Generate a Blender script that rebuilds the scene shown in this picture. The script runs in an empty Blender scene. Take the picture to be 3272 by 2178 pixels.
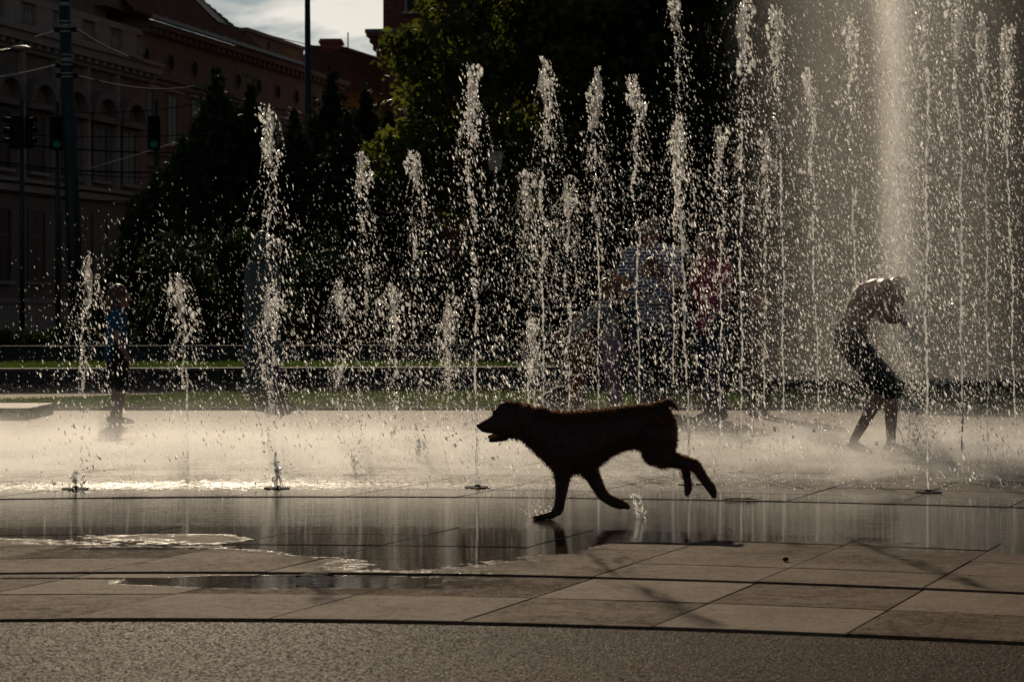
import bpy, bmesh, math, random
import numpy as np
from mathutils import Vector, Matrix, noise as mnoise

scene = bpy.context.scene
R = math.radians
random.seed(7); rng = np.random.default_rng(7)

# ------------------------------------------------------------------ camera
F = 6817.0; CX = 1636.0; HY = 997.0; CAMH = 1.0        # 75 mm lens, in pixels of a 3272 wide frame
cam_d = bpy.data.cameras.new('camera'); cam = bpy.data.objects.new('camera', cam_d)
scene.collection.objects.link(cam); scene.camera = cam
cam.location = (0, 0, CAMH); cam.rotation_euler = (R(90), 0, 0)
cam_d.lens = 75.0; cam_d.sensor_width = 36.0; cam_d.shift_y = -(1089.0 - HY) / 3272.0
cam_d.clip_start = 0.05; cam_d.clip_end = 3000
cam_d.dof.use_dof = True; cam_d.dof.focus_distance = 11.5; cam_d.dof.aperture_fstop = 8.0

# ------------------------------------------------------------------ sky, sun, exposure
CLX = 2.7                                              # drift of the cloud field
SUN_EL, SUN_AZ = R(24), R(-9)                          # azimuth from +Y, negative = to the left
world = bpy.data.worlds.new('World'); scene.world = world; world.use_nodes = True
nt = world.node_tree; N = nt.nodes; L = nt.links; N.clear()
out = N.new('ShaderNodeOutputWorld'); bg = N.new('ShaderNodeBackground'); bg.inputs['Strength'].default_value = 0.05
sky = N.new('ShaderNodeTexSky'); sky.sky_type = 'NISHITA'; sky.sun_disc = False
sky.sun_elevation = SUN_EL; sky.sun_rotation = SUN_AZ
sky.air_density = 1.0; sky.dust_density = 0.35; sky.ozone_density = 1.0
tc = N.new('ShaderNodeTexCoord'); sep = N.new('ShaderNodeSeparateXYZ'); L.new(tc.outputs['Generated'], sep.inputs[0])
zz = N.new('ShaderNodeMath'); zz.operation = 'MAXIMUM'; zz.inputs[1].default_value = 0.0; L.new(sep.outputs['Z'], zz.inputs[0])
za = N.new('ShaderNodeMath'); za.operation = 'ADD'; za.inputs[1].default_value = 0.16; L.new(zz.outputs[0], za.inputs[0])
dv = N.new('ShaderNodeVectorMath'); dv.operation = 'DIVIDE'
cmb = N.new('ShaderNodeCombineXYZ')
for k in range(3): L.new(za.outputs[0], cmb.inputs[k])
L.new(tc.outputs['Generated'], dv.inputs[0]); L.new(cmb.outputs[0], dv.inputs[1])
cn = N.new('ShaderNodeTexNoise'); cn.inputs['Scale'].default_value = 1.7; cn.inputs['Detail'].default_value = 9; cn.inputs['Roughness'].default_value = 0.56
cn.inputs['Distortion'].default_value = 0.25
cof = N.new('ShaderNodeVectorMath'); cof.operation = 'ADD'; cof.inputs[1].default_value = (CLX, 0.0, 0.0); L.new(dv.outputs[0], cof.inputs[0]); L.new(cof.outputs[0], cn.inputs['Vector'])
cr = N.new('ShaderNodeValToRGB'); cr.color_ramp.elements[0].position = 0.47; cr.color_ramp.elements[1].position = 0.60
L.new(cn.outputs['Fac'], cr.inputs[0])
bw = N.new('ShaderNodeRGBToBW'); L.new(sky.outputs[0], bw.inputs[0])
cw = N.new('ShaderNodeVectorMath'); cw.operation = 'MULTIPLY'; cw.inputs[1].default_value = (2.05, 1.95, 1.74); L.new(bw.outputs[0], cw.inputs[0])
cmx = N.new('ShaderNodeMix'); cmx.data_type = 'RGBA'; L.new(cr.outputs['Color'], cmx.inputs['Factor'])
sk2 = N.new('ShaderNodeVectorMath'); sk2.operation = 'MULTIPLY'; sk2.inputs[1].default_value = (.60, .74, .84); L.new(sky.outputs[0], sk2.inputs[0]); L.new(sk2.outputs[0], cmx.inputs['A']); L.new(cw.outputs[0], cmx.inputs['B'])
L.new(cmx.outputs['Result'], bg.inputs['Color']); L.new(bg.outputs[0], out.inputs['Surface'])

sun_d = bpy.data.lights.new('sun', 'SUN'); sun_d.energy = 5.0; sun_d.angle = R(0.53); sun_d.color = (1.0, 0.82, 0.59)
sun = bpy.data.objects.new('sun', sun_d); scene.collection.objects.link(sun)
SUNV = Vector((math.sin(SUN_AZ) * math.cos(SUN_EL), math.cos(SUN_AZ) * math.cos(SUN_EL), math.sin(SUN_EL)))
sun.rotation_euler = SUNV.to_track_quat('Z', 'Y').to_euler()
vs = scene.view_settings; vs.view_transform = 'Standard'; vs.look = 'None'; vs.gamma = 1.0; vs.exposure = -0.7; vs.use_curve_mapping = False
cy = scene.cycles
cy.use_denoising = True; cy.max_bounces = 4; cy.transparent_max_bounces = 12; cy.diffuse_bounces = 2; cy.glossy_bounces = 2
cy.transmission_bounces = 6; cy.volume_bounces = 0; cy.sample_clamp_indirect = 6.0; cy.caustics_reflective = False; cy.caustics_refractive = False
cy.volume_step_rate = 2.0; cy.volume_max_steps = 32

# ------------------------------------------------------------------ helpers
COL = scene.collection
def gY(py, z=0.0): return F * (CAMH - z) / (py - HY)
def W(px, py, Y): return Vector(((px - CX) * Y / F, Y, CAMH - (py - HY) * Y / F))
def G(px, py, z=0.0):
    Y = gY(py, z); return Vector(((px - CX) * Y / F, Y, z))

def nd(m, t, **k):
    n = m.node_tree.nodes.new(t)
    for a, b in k.items(): setattr(n, a, b)
    return n
MATS = {}
def mat(name, col, rough=0.7, spec=0.4, var=0.25, scale=6.0, bump=0.0, bscale=40.0, metal=0.0, trans=0.0, coords='Object'):
    m = bpy.data.materials.new(name); m.use_nodes = True; MATS[name] = m
    t = m.node_tree; b = t.nodes['Principled BSDF']
    b.inputs['Roughness'].default_value = rough; b.inputs['Specular IOR Level'].default_value = spec; b.inputs['Metallic'].default_value = metal
    tcn = nd(m, 'ShaderNodeTexCoord'); no = nd(m, 'ShaderNodeTexNoise'); no.inputs['Scale'].default_value = scale; no.inputs['Detail'].default_value = 6
    t.links.new(tcn.outputs[coords], no.inputs['Vector'])
    rp = nd(m, 'ShaderNodeValToRGB')
    c0 = [max(0, c * (1 - var)) for c in col]; c1 = [min(1, c * (1 + var)) for c in col]
    rp.color_ramp.elements[0].position = 0.3; rp.color_ramp.elements[1].position = 0.7
    rp.color_ramp.elements[0].color = (*c0, 1); rp.color_ramp.elements[1].color = (*c1, 1)
    t.links.new(no.outputs['Fac'], rp.inputs[0]); t.links.new(rp.outputs['Color'], b.inputs['Base Color'])
    if bump:
        n2 = nd(m, 'ShaderNodeTexNoise'); n2.inputs['Scale'].default_value = bscale; n2.inputs['Detail'].default_value = 4
        t.links.new(tcn.outputs[coords], n2.inputs['Vector'])
        bp = nd(m, 'ShaderNodeBump'); bp.inputs['Strength'].default_value = bump; bp.inputs['Distance'].default_value = 0.02
        t.links.new(n2.outputs['Fac'], bp.inputs['Height']); t.links.new(bp.outputs['Normal'], b.inputs['Normal'])
    if trans:
        tr = nd(m, 'ShaderNodeBsdfTranslucent'); t.links.new(rp.outputs['Color'], tr.inputs['Color'])
        ms = nd(m, 'ShaderNodeMixShader'); ms.inputs[0].default_value = trans
        t.links.new(b.outputs[0], ms.inputs[1]); t.links.new(tr.outputs[0], ms.inputs[2])
        t.links.new(ms.outputs[0], t.nodes['Material Output'].inputs['Surface'])
    return m

def link(o, parent=None):
    COL.objects.link(o)
    if parent is not None: o.parent = parent
    return o
def tag(o, label=None, cat=None, group=None, kind=None):
    if label: o['label'] = label
    if cat: o['category'] = cat
    if group: o['group'] = group
    if kind: o['kind'] = kind
    return o
def empty(name, loc=(0, 0, 0), rz=0.0, parent=None):
    o = bpy.data.objects.new(name, None); o.location = loc; o.rotation_euler = (0, 0, rz); o.empty_display_size = 0.1
    return link(o, parent)
def copy_tree(o, parent=None):
    c = o.copy(); COL.objects.link(c); c.parent = parent
    for ch in list(o.children): copy_tree(ch, c)
    return c

class MB:
    def __init__(s): s.v = []; s.f = []
    def add(s, vs, fs):
        n = len(s.v); s.v.extend([tuple(p) for p in vs]); s.f.extend([tuple(i + n for i in q) for q in fs]); return s
    def box(s, x0, x1, y0, y1, z0, z1):
        return s.add([(x0, y0, z0), (x1, y0, z0), (x1, y1, z0), (x0, y1, z0), (x0, y0, z1), (x1, y0, z1), (x1, y1, z1), (x0, y1, z1)],
                     [(0, 3, 2, 1), (4, 5, 6, 7), (0, 1, 5, 4), (1, 2, 6, 5), (2, 3, 7, 6), (3, 0, 4, 7)])
    def tube(s, pts, rad, n=8, caps=True):
        pts = [Vector(p) for p in pts]; m = len(pts)
        if not hasattr(rad, '__len__'): rad = [rad] * m
        vs = []; up = None
        for i, p in enumerate(pts):
            d = (pts[min(i + 1, m - 1)] - pts[max(i - 1, 0)])
            d = d.normalized() if d.length > 1e-9 else Vector((0, 0, 1))
            if up is None:
                up = Vector((1, 0, 0)) if abs(d.x) < 0.8 else Vector((0, 1, 0))
            a = (up - d * up.dot(d)).normalized(); up = a; b = d.cross(a)
            for k in range(n):
                t = 2 * math.pi * k / n; vs.append(p + (a * math.cos(t) + b * math.sin(t)) * rad[i])
        fs = [(i * n + k, i * n + (k + 1) % n, (i + 1) * n + (k + 1) % n, (i + 1) * n + k) for i in range(m - 1) for k in range(n)]
        if caps: fs += [tuple(range(n - 1, -1, -1)), tuple(range((m - 1) * n, m * n))]
        return s.add(vs, fs)
    def lathe(s, prof, n=16, c=(0, 0, 0)):
        vs = [(c[0] + r * math.cos(2 * math.pi * k / n), c[1] + r * math.sin(2 * math.pi * k / n), c[2] + z) for r, z in prof for k in range(n)]
        m = len(prof)
        fs = [(i * n + k, i * n + (k + 1) % n, (i + 1) * n + (k + 1) % n, (i + 1) * n + k) for i in range(m - 1) for k in range(n)]
        fs += [tuple(range(n - 1, -1, -1)), tuple(range((m - 1) * n, m * n))]
        return s.add(vs, fs)
    def ell(s, c, r, nu=12, nv=8, M=None):
        vs = []; c = Vector(c)
        for j in range(nv + 1):
            ph = math.pi * j / nv
            for k in range(nu):
                th = 2 * math.pi * k / nu
                q = Vector((r[0] * math.sin(ph) * math.cos(th), r[1] * math.sin(ph) * math.sin(th), r[2] * math.cos(ph)))
                if M is not None: q = M @ q
                vs.append(c + q)
        fs = [(j * nu + k, (j + 1) * nu + k, (j + 1) * nu + (k + 1) % nu, j * nu + (k + 1) % nu) for j in range(nv) for k in range(nu)]
        return s.add(vs, fs)
    def cap(s, a, b, ra, rb, n=10):
        """tapered capsule"""
        a = Vector(a); b = Vector(b); d = (b - a)
        if d.length < 1e-6: return s.ell(a, (ra, ra, ra))
        d.normalize()
        pts = []; rr = []
        for t in (-0.98, -0.8, -0.45): pts.append(a + d * ra * t); rr.append(ra * math.sqrt(1 - t * t))
        pts.append(a); rr.append(ra); pts.append(b); rr.append(rb)
        for t in (0.45, 0.8, 0.98): pts.append(b + d * rb * t); rr.append(rb * math.sqrt(1 - t * t))
        return s.tube(pts, rr, n)
    def mesh(s, name):
        m = bpy.data.meshes.new(name); m.from_pydata(s.v, [], s.f); m.update(); return m
    def build(s, name, m, parent=None, smooth=False, recalc=False):
        me = s.mesh(name)
        if recalc:
            bm = bmesh.new(); bm.from_mesh(me); bmesh.ops.recalc_face_normals(bm, faces=bm.faces); bm.to_mesh(me); bm.free()
        if smooth: me.polygons.foreach_set('use_smooth', [True] * len(me.polygons))
        me.materials.append(m if not isinstance(m, str) else MATS[m])
        return link(bpy.data.objects.new(name, me), parent)

def fuse(mb, name, m, parent=None, voxel=0.012, smooth=4, fac=0.5):
    """several overlapping closed shapes -> ONE continuous surface"""
    me = mb.mesh(name); o = bpy.data.objects.new(name, me); COL.objects.link(o)
    r = o.modifiers.new('r', 'REMESH'); r.mode = 'VOXEL'; r.voxel_size = voxel
    if smooth:
        sm = o.modifiers.new('s', 'SMOOTH'); sm.iterations = smooth; sm.factor = fac
    dg = bpy.context.evaluated_depsgraph_get(); dg.update()
    me2 = bpy.data.meshes.new_from_object(o.evaluated_get(dg))
    o.modifiers.clear(); o.data = me2; bpy.data.meshes.remove(me); me2.name = name
    me2.polygons.foreach_set('use_smooth', [True] * len(me2.polygons))
    me2.materials.clear(); me2.materials.append(m if not isinstance(m, str) else MATS[m])
    if parent is not None: o.parent = parent
    return o

def np_mesh(name, verts, faces, m, parent=None, smooth=False):
    """verts (n,3) faces (k,3|4) numpy -> object"""
    me = bpy.data.meshes.new(name); nv = len(verts); nf, w = faces.shape
    me.vertices.add(nv); me.vertices.foreach_set('co', np.ascontiguousarray(verts, dtype=np.float32).ravel())
    me.loops.add(nf * w); me.loops.foreach_set('vertex_index', np.ascontiguousarray(faces, dtype=np.int32).ravel())
    me.polygons.add(nf); me.polygons.foreach_set('loop_start', np.arange(0, nf * w, w, dtype=np.int32))
    me.polygons.foreach_set('loop_total', np.full(nf, w, dtype=np.int32))
    if smooth: me.polygons.foreach_set('use_smooth', np.ones(nf, dtype=bool))
    me.update(calc_edges=True); me.validate()
    me.materials.append(m if not isinstance(m, str) else MATS[m])
    return link(bpy.data.objects.new(name, me), parent)

OCT_F = np.array([[0, 4, 1, 5], [2, 4, 3, 5]])        # two crossing diamond blades: depth from every side, no dark inside
def drops_geo(c, r, el, d):
    """c (n,3) centres, r (n,) radii, el (n,) elongation, d (n,3) unit axis -> crossed drops"""
    n = len(c); a = np.cross(d, rng.normal(size=(n, 3))); a /= np.linalg.norm(a, axis=1, keepdims=True) + 1e-9; b = np.cross(d, a)
    r = r[:, None]; el = el[:, None]
    v = np.stack([c + a * r, c - a * r, c + b * r, c - b * r, c + d * r * el, c - d * r * el], 1)
    f = OCT_F[None] + (np.arange(n) * 6)[:, None, None]
    return v.reshape(-1, 3), f.reshape(-1, 4)
# ------------------------------------------------------------------ ground, paving
def paving_mat(name, base, wet_only=False):
    """stone paving; wetness (puddles with a shape of their own) lowers roughness and darkens the stone"""
    m = bpy.data.materials.new(name); m.use_nodes = True; MATS[name] = m; t = m.node_tree; b = t.nodes['Principled BSDF']; lk = t.links.new
    geo = nd(m, 'ShaderNodeNewGeometry'); oi = nd(m, 'ShaderNodeObjectInfo')
    sp = nd(m, 'ShaderNodeSeparateXYZ'); lk(geo.outputs['Position'], sp.inputs[0])
    def math_(op, a, bb=None, cc=None, clamp=False):
        n = nd(m, 'ShaderNodeMath'); n.operation = op; n.use_clamp = clamp
        for i, q in enumerate((a, bb, cc)):
            if q is None: continue
            if isinstance(q, (int, float)): n.inputs[i].default_value = q
            else: lk(q, n.inputs[i])
        return n.outputs[0]
    def smooth(v, e0, e1):
        n = nd(m, 'ShaderNodeMapRange'); n.interpolation_type = 'SMOOTHSTEP'; lk(v, n.inputs['Value'])
        n.inputs['From Min'].default_value = e0; n.inputs['From Max'].default_value = e1; return n.outputs[0]
    # radial coordinate u = Y + .16 X + .064 X^2 (constant along a slab row)
    x2 = math_('MULTIPLY', sp.outputs['X'], sp.outputs['X'])
    u = math_('ADD', math_('MULTIPLY_ADD', x2, 0.064, sp.outputs['Y']), math_('MULTIPLY', sp.outputs['X'], 0.16))
    n1 = nd(m, 'ShaderNodeTexNoise'); n1.inputs['Scale'].default_value = 0.9; n1.inputs['Detail'].default_value = 5; n1.inputs['Roughness'].default_value = 0.55
    mp = nd(m, 'ShaderNodeMapping'); mp.inputs['Scale'].default_value = (0.9, 1.5, 1); lk(geo.outputs['Position'], mp.inputs[0]); lk(mp.outputs[0], n1.inputs['Vector'])
    # wet edge: wet beyond u ~ 8.9 around x=-0.4 (the puddle that runs forward), 9.6 elsewhere
    px_ = math_('MULTIPLY_ADD', math_('POWER', math_('ABSOLUTE', math_('ADD', sp.outputs['X'], 0.42)), 2.0), 1.3, 0.0)
    bump_ = math_('MULTIPLY', math_('SUBTRACT', 1.0, px_, None, True), 1.25)
    n5 = nd(m, 'ShaderNodeTexNoise'); n5.inputs['Scale'].default_value = 26; n5.inputs['Detail'].default_value = 4; n5.inputs['Roughness'].default_value = 0.7; mp5 = nd(m, 'ShaderNodeMapping'); mp5.inputs['Scale'].default_value = (.5, 1.2, 1); lk(geo.outputs['Position'], mp5.inputs[0]); lk(mp5.outputs[0], n5.inputs['Vector'])
    ww = math_('ADD', math_('ADD', u, bump_), math_('MULTIPLY', math_('SUBTRACT', n1.outputs['Fac'], 0.5), 2.6))
    ww = math_('ADD', ww, math_('MULTIPLY', math_('SUBTRACT', n5.outputs['Fac'], 0.5), 0.9))
    def blob(cx_, cu_, rx_, ru_):
        a_ = math_('POWER', math_('ABSOLUTE', math_('MULTIPLY', math_('SUBTRACT', sp.outputs['X'], cx_), 1 / rx_)), 2.0); b_ = math_('POWER', math_('ABSOLUTE', math_('MULTIPLY', math_('SUBTRACT', sp.outputs['Y'], cu_), 1 / ru_)), 2.0)
        return math_('SUBTRACT', 1.0, math_('ADD', a_, b_), None, True)
    for cx_, cu_, rx_, ru_, am in ((-.98, 7.95, .75, .24, 2.6), (-1.75, 8.05, .5, .05, 2.0), (-.35, 7.8, .25, .05, 2.0), (-1.6, 9.0, .3, .07, 1.4)):
        ww = math_('ADD', ww, math_('MULTIPLY', blob(cx_, cu_, rx_, ru_), am))
    wet = smooth(ww, 9.30, 9.40)
    damp = math_('MULTIPLY', smooth(ww, 8.9, 9.5), smooth(u, 18.6, 17.0))
    # fine stone grain
    n2 = nd(m, 'ShaderNodeTexNoise'); n2.inputs['Scale'].default_value = 95; n2.inputs['Detail'].default_value = 4; lk(geo.outputs['Position'], n2.inputs['Vector'])
    n3 = nd(m, 'ShaderNodeTexNoise'); n3.inputs['Scale'].default_value = 3.0; n3.inputs['Detail'].default_value = 6; lk(geo.outputs['Position'], n3.inputs['Vector'])
    n6 = nd(m, 'ShaderNodeTexNoise'); n6.inputs['Scale'].default_value = 16; n6.inputs['Detail'].default_value = 8; n6.inputs['Roughness'].default_value = 0.78; lk(geo.outputs['Position'], n6.inputs['Vector'])
    f = math_('ADD', math_('MULTIPLY', math_('SUBTRACT', n6.outputs['Fac'], .5), 1.1), math_('MULTIPLY', math_('MULTIPLY_ADD', n2.outputs['Fac'], 2.2, -.6), 0.38)); f = math_('ADD', f, math_('ADD', math_('MULTIPLY', n3.outputs['Fac'], 0.5), math_('MULTIPLY', oi.outputs['Random'], 0.42)))
    rp = nd(m, 'ShaderNodeValToRGB'); rp.color_ramp.elements[0].position = 0.32; rp.color_ramp.elements[1].position = 0.95
    rp.color_ramp.elements[0].color = (base[0] * .62, base[1] * .62, base[2] * .64, 1); rp.color_ramp.elements[1].color = (base[0] * 1.35, base[1] * 1.35, base[2] * 1.32, 1)
    lk(f, rp.inputs[0])
    dk = nd(m, 'ShaderNodeMix'); dk.data_type = 'RGBA'; dk.blend_type = 'MULTIPLY'; lk(damp, dk.inputs['Factor']); lk(rp.outputs[0], dk.inputs['A']); dk.inputs['B'].default_value = (.42, .40, .38, 1)
    lk(dk.outputs['Result'], b.inputs['Base Color'])
    # roughness: dry .55, wet film .06, splash zone (u > 11.8) .22
    sz = smooth(math_('ADD', u, math_('MULTIPLY', n5.outputs['Fac'], 2.6)), 13.4, 13.8)
    wr = math_('MULTIPLY_ADD', sz, math_('MULTIPLY_ADD', n5.outputs['Fac'], 0.5, 0.42), 0.06)
    ro = nd(m, 'ShaderNodeMix'); ro.data_type = 'FLOAT'; lk(wet, ro.inputs['Factor']); ro.inputs['A'].default_value = 0.8; lk(wr, ro.inputs['B'])
    far = smooth(math_('ADD', u, math_('MULTIPLY', n1.outputs['Fac'], 1.6)), 18.0, 19.2)
    rf = nd(m, 'ShaderNodeMix'); rf.data_type = 'FLOAT'; lk(far, rf.inputs['Factor']); lk(ro.outputs['Result'], rf.inputs['A']); rf.inputs['B'].default_value = 0.8
    lk(rf.outputs['Result'], b.inputs['Roughness']); b.inputs['IOR'].default_value = 1.36
    sl_ = nd(m, 'ShaderNodeMix'); sl_.data_type = 'FLOAT'; lk(smooth(ww, 9.36, 9.56), sl_.inputs['Factor']); lk(math_('MULTIPLY', math_('MAXIMUM', math_('MULTIPLY_ADD', f, .42, -.17), .012), math_('MULTIPLY_ADD', damp, -.6, 1.0)), sl_.inputs['A']); sl_.inputs['B'].default_value = 0.5; lk(sl_.outputs['Result'], b.inputs['Specular IOR Level'])
    # bump: grain where dry, ripples where wet
    rip = nd(m, 'ShaderNodeTexNoise'); rip.inputs['Scale'].default_value = 14; rip.inputs['Detail'].default_value = 3
    mr = nd(m, 'ShaderNodeMapping'); mr.inputs['Scale'].default_value = (0.8, 2.2, 1); lk(geo.outputs['Position'], mr.inputs[0]); lk(mr.outputs[0], rip.inputs['Vector'])
    hmix = nd(m, 'ShaderNodeMix'); hmix.data_type = 'FLOAT'; lk(wet, hmix.inputs['Factor']); lk(math_('ADD', math_('MULTIPLY', math_('SUBTRACT', n2.outputs['Fac'], .5), 0.0012), math_('MULTIPLY', math_('SUBTRACT', n6.outputs['Fac'], .5), 0.008)), hmix.inputs['A'])
    lk(math_('MULTIPLY', math_('SUBTRACT', rip.outputs['Fac'], .5), math_('MULTIPLY_ADD', sz, 0.006, 0.0007)), hmix.inputs['B'])
    bp = nd(m, 'ShaderNodeBump'); bp.inputs['Strength'].default_value = 1.0; bp.inputs['Distance'].default_value = 1.0
    lk(hmix.outputs['Result'], bp.inputs['Height']); lk(bp.outputs['Normal'], b.inputs['Normal'])
    return m
paving_mat('stone_paving', (0.115, 0.077, 0.052))

mat('soil', (0.06, 0.05, 0.04), 0.9)
mat('dark_bed', (0.015, 0.014, 0.013), 0.8, 0.1)
# exposed aggregate in the foreground
def gravel_mat():
    m = bpy.data.materials.new('aggregate'); m.use_nodes = True; MATS['aggregate'] = m; t = m.node_tree; b = t.nodes['Principled BSDF']; lk = t.links.new; b.inputs['Specular IOR Level'].default_value = 0.02
    geo = nd(m, 'ShaderNodeNewGeometry')
    vo = nd(m, 'ShaderNodeTexVoronoi'); vo.inputs['Scale'].default_value = 135; lk(geo.outputs['Position'], vo.inputs['Vector'])
    vo2 = nd(m, 'ShaderNodeTexVoronoi'); vo2.inputs['Scale'].default_value = 300; lk(geo.outputs['Position'], vo2.inputs['Vector'])
    no = nd(m, 'ShaderNodeTexNoise'); no.inputs['Scale'].default_value = 1.3; no.inputs['Detail'].default_value = 5; lk(geo.outputs['Position'], no.inputs['Vector'])
    hs = nd(m, 'ShaderNodeSeparateColor'); lk(vo.outputs['Color'], hs.inputs[0])
    mx = nd(m, 'ShaderNodeMath', operation='MULTIPLY_ADD'); lk(hs.outputs[0], mx.inputs[0]); mx.inputs[1].default_value = 0.75
    mz = nd(m, 'ShaderNodeMath', operation='MULTIPLY'); lk(no.outputs['Fac'], mz.inputs[0]); mz.inputs[1].default_value = 0.3; lk(mz.outputs[0], mx.inputs[2])
    rp = nd(m, 'ShaderNodeValToRGB'); e = rp.color_ramp.elements
    e[0].position = 0.1; e[0].color = (.008, .006, .004, 1); e[1].position = 0.95; e[1].color = (.17, .10, .054, 1)
    q = rp.color_ramp.elements.new(0.6); q.color = (.020, .012, .007, 1)
    lk(mx.outputs[0], rp.inputs[0]); lk(rp.outputs[0], b.inputs['Base Color'])
    rr = nd(m, 'ShaderNodeMapRange'); lk(hs.outputs[1], rr.inputs[0]); rr.inputs[3].default_value = 0.3; rr.inputs[4].default_value = 0.9; lk(rr.outputs[0], b.inputs['Roughness'])
    ad = nd(m, 'ShaderNodeMath', operation='MULTIPLY_ADD'); lk(vo2.outputs['Distance'], ad.inputs[0]); ad.inputs[1].default_value = 0.5; lk(vo.outputs['Distance'], ad.inputs[2])
    bp = nd(m, 'ShaderNodeBump'); bp.invert = True; bp.inputs['Strength'].default_value = 1.0; bp.inputs['Distance'].default_value = 0.006; lk(ad.outputs[0], bp.inputs['Height']); lk(bp.outputs['Normal'], b.inputs['Normal'])
gravel_mat()

def rowY(a, X): return a - 0.16 * X - 0.064 * X * X
def rowY2(a, X): return a - 0.10 * X - 0.05 * X * X

g = MB(); g.add([(-900, -50, -0.09), (900, -50, -0.09), (900, 2000, -0.09), (-900, 2000, -0.09)], [(0, 1, 2, 3)])
tag(g.build('ground', 'soil'), kind='structure')

# foreground aggregate strip
XS = np.linspace(-7, 7, 57)
vs_ = [(x, 0.5, -0.013) for x in XS] + [(x, rowY(6.885, x), -0.013) for x in XS]; n_ = len(XS)
g = MB(); g.add(vs_, [(i, i + 1, n_ + i + 1, n_ + i) for i in range(n_ - 1)])
tag(g.build('gravel_path', 'aggregate'), kind='structure')

# bed under the slabs, carrying every slab as a child
vs_ = [(x, rowY(6.87, x), -0.05) for x in XS] + [(x, 15.2, -0.05) for x in XS]
g = MB(); g.add(vs_, [(i, i + 1, n_ + i + 1, n_ + i) for i in range(n_ - 1)])
paving = tag(g.build('paving', 'dark_bed'), kind='structure')

def slab(rowa, rowb, ja, jb, z, fn, slope=0.42, gap=0.0022, front=0.0, frontb=0.0):
    """rowa/rowb: row offsets, ja/jb joint X at Y=8.12; returns slab mesh with eased edges"""
    def corner(a, j):
        X = j
        for _ in range(12): X = j + slope * (fn(a, X) - 8.12)
        return Vector((X, fn(a, X), 0))
    seg = 4; lo = []; hi = []
    for k in range(seg + 1):
        j = ja + (jb - ja) * k / seg; gg = gap if k == 0 else (-gap if k == seg else 0)
        p = corner(rowa + gap + front, j); q = corner(rowb - gap - frontb, j); p.x += gg; q.x += gg; lo.append(p); hi.append(q)
    ring = lo + hi[::-1]; c = sum(ring, Vector()) / len(ring); n = len(ring)
    tilt = (random.uniform(-.0014, .0014), random.uniform(-.0014, .0014)); dz = z + random.uniform(-.0012, .0012)
    def zt(p): return dz + (p.x - c.x) * tilt[0] + (p.y - c.y) * tilt[1]
    vs = [(p.x, p.y, -0.048) for p in ring] + [(p.x, p.y, zt(p) - 0.002) for p in ring]
    ins = []
    for p in ring:
        d = (c - p); d = Vector((math.copysign(min(abs(d.x), .0025), d.x), math.copysign(min(abs(d.y), .003), d.y), 0)); q = p + d; ins.append((q.x, q.y, zt(q)))
    vs += ins
    fs = [(i, (i + 1) % n, n + (i + 1) % n, n + i) for i in range(n)] + [(n + i, n + (i + 1) % n, 2 * n + (i + 1) % n, 2 * n + i) for i in range(n)]
    s_ = seg + 1
    fs += [(2 * n + k, 2 * n + k + 1, 2 * n + n - 2 - k, 2 * n + n - 1 - k) for k in range(seg)]
    MB().add(vs, fs).build('slab', 'stone_paving', paving)

ROWS = [6.90, 7.51, 8.10, 8.574, 9.06, 9.50, 9.86]
for r in range(len(ROWS) - 1):
    z = -0.004 if r < 2 else 0.003
    for k in range(-6, 7):
        slab(ROWS[r], ROWS[r + 1], -0.325 + .66 * k, -0.325 + .66 * (k + 1), z, rowY, gap=0.0030 if r < 4 else .002,
             front=0.004 if r in (0, 2) else 0.0, frontb=0.005 if r == 1 else 0.0)
BROWS = [11.52, 11.98, 12.5, 13.05, 13.6, 14.2]
for r in range(len(BROWS) - 1):
    for k in range(-12, 7):
        slab(BROWS[r], BROWS[r + 1], -0.49 + .62 * k, -0.49 + .62 * (k + 1), 0.002, rowY2, gap=0.0035)

# shallow water channel between the two sets of slabs
def water_channel_mat():
    m = bpy.data.materials.new('channel_water'); m.use_nodes = True; MATS['channel_water'] = m; t = m.node_tree; b = t.nodes['Principled BSDF']; lk = t.links.new
    geo = nd(m, 'ShaderNodeNewGeometry')
    n3 = nd(m, 'ShaderNodeTexNoise'); n3.inputs['Scale'].default_value = 2.2; n3.inputs['Detail'].default_value = 6; lk(geo.outputs['Position'], n3.inputs['Vector'])
    rp = nd(m, 'ShaderNodeValToRGB'); rp.color_ramp.elements[0].color = (.045, .036, .030, 1); rp.color_ramp.elements[1].color = (.085, .068, .055, 1); lk(n3.outputs['Fac'], rp.inputs[0]); lk(rp.outputs[0], b.inputs['Base Color'])
    b.inputs['Roughness'].default_value = 0.025; b.inputs['IOR'].default_value = 1.36
    rip = nd(m, 'ShaderNodeTexNoise'); rip.inputs['Scale'].default_value = 9; rip.inputs['Detail'].default_value = 4; rip.inputs['Roughness'].default_value = 0.6
    mr = nd(m, 'ShaderNodeMapping'); mr.inputs['Scale'].default_value = (0.28, 3.2, 1); lk(geo.outputs['Position'], mr.inputs[0]); lk(mr.outputs[0], rip.inputs['Vector'])
    bp = nd(m, 'ShaderNodeBump'); bp.inputs['Strength'].default_value = 1.0; bp.inputs['Distance'].default_value = 0.0012; lk(rip.outputs['Fac'], bp.inputs['Height']); lk(bp.outputs['Normal'], b.inputs['Normal'])
water_channel_mat()
rowsY = np.linspace(0, 1, 5); vs_ = []
for t_ in rowsY:
    for x in XS: vs_.append((x, rowY(9.862, x) * (1 - t_) + rowY2(11.515, x) * t_, -0.001))
g = MB(); g.add(vs_, [(j * n_ + i, j * n_ + i + 1, (j + 1) * n_ + i + 1, (j + 1) * n_ + i) for j in range(4) for i in range(n_ - 1)])
tag(g.build('water', 'channel_water'), kind='structure')

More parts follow.
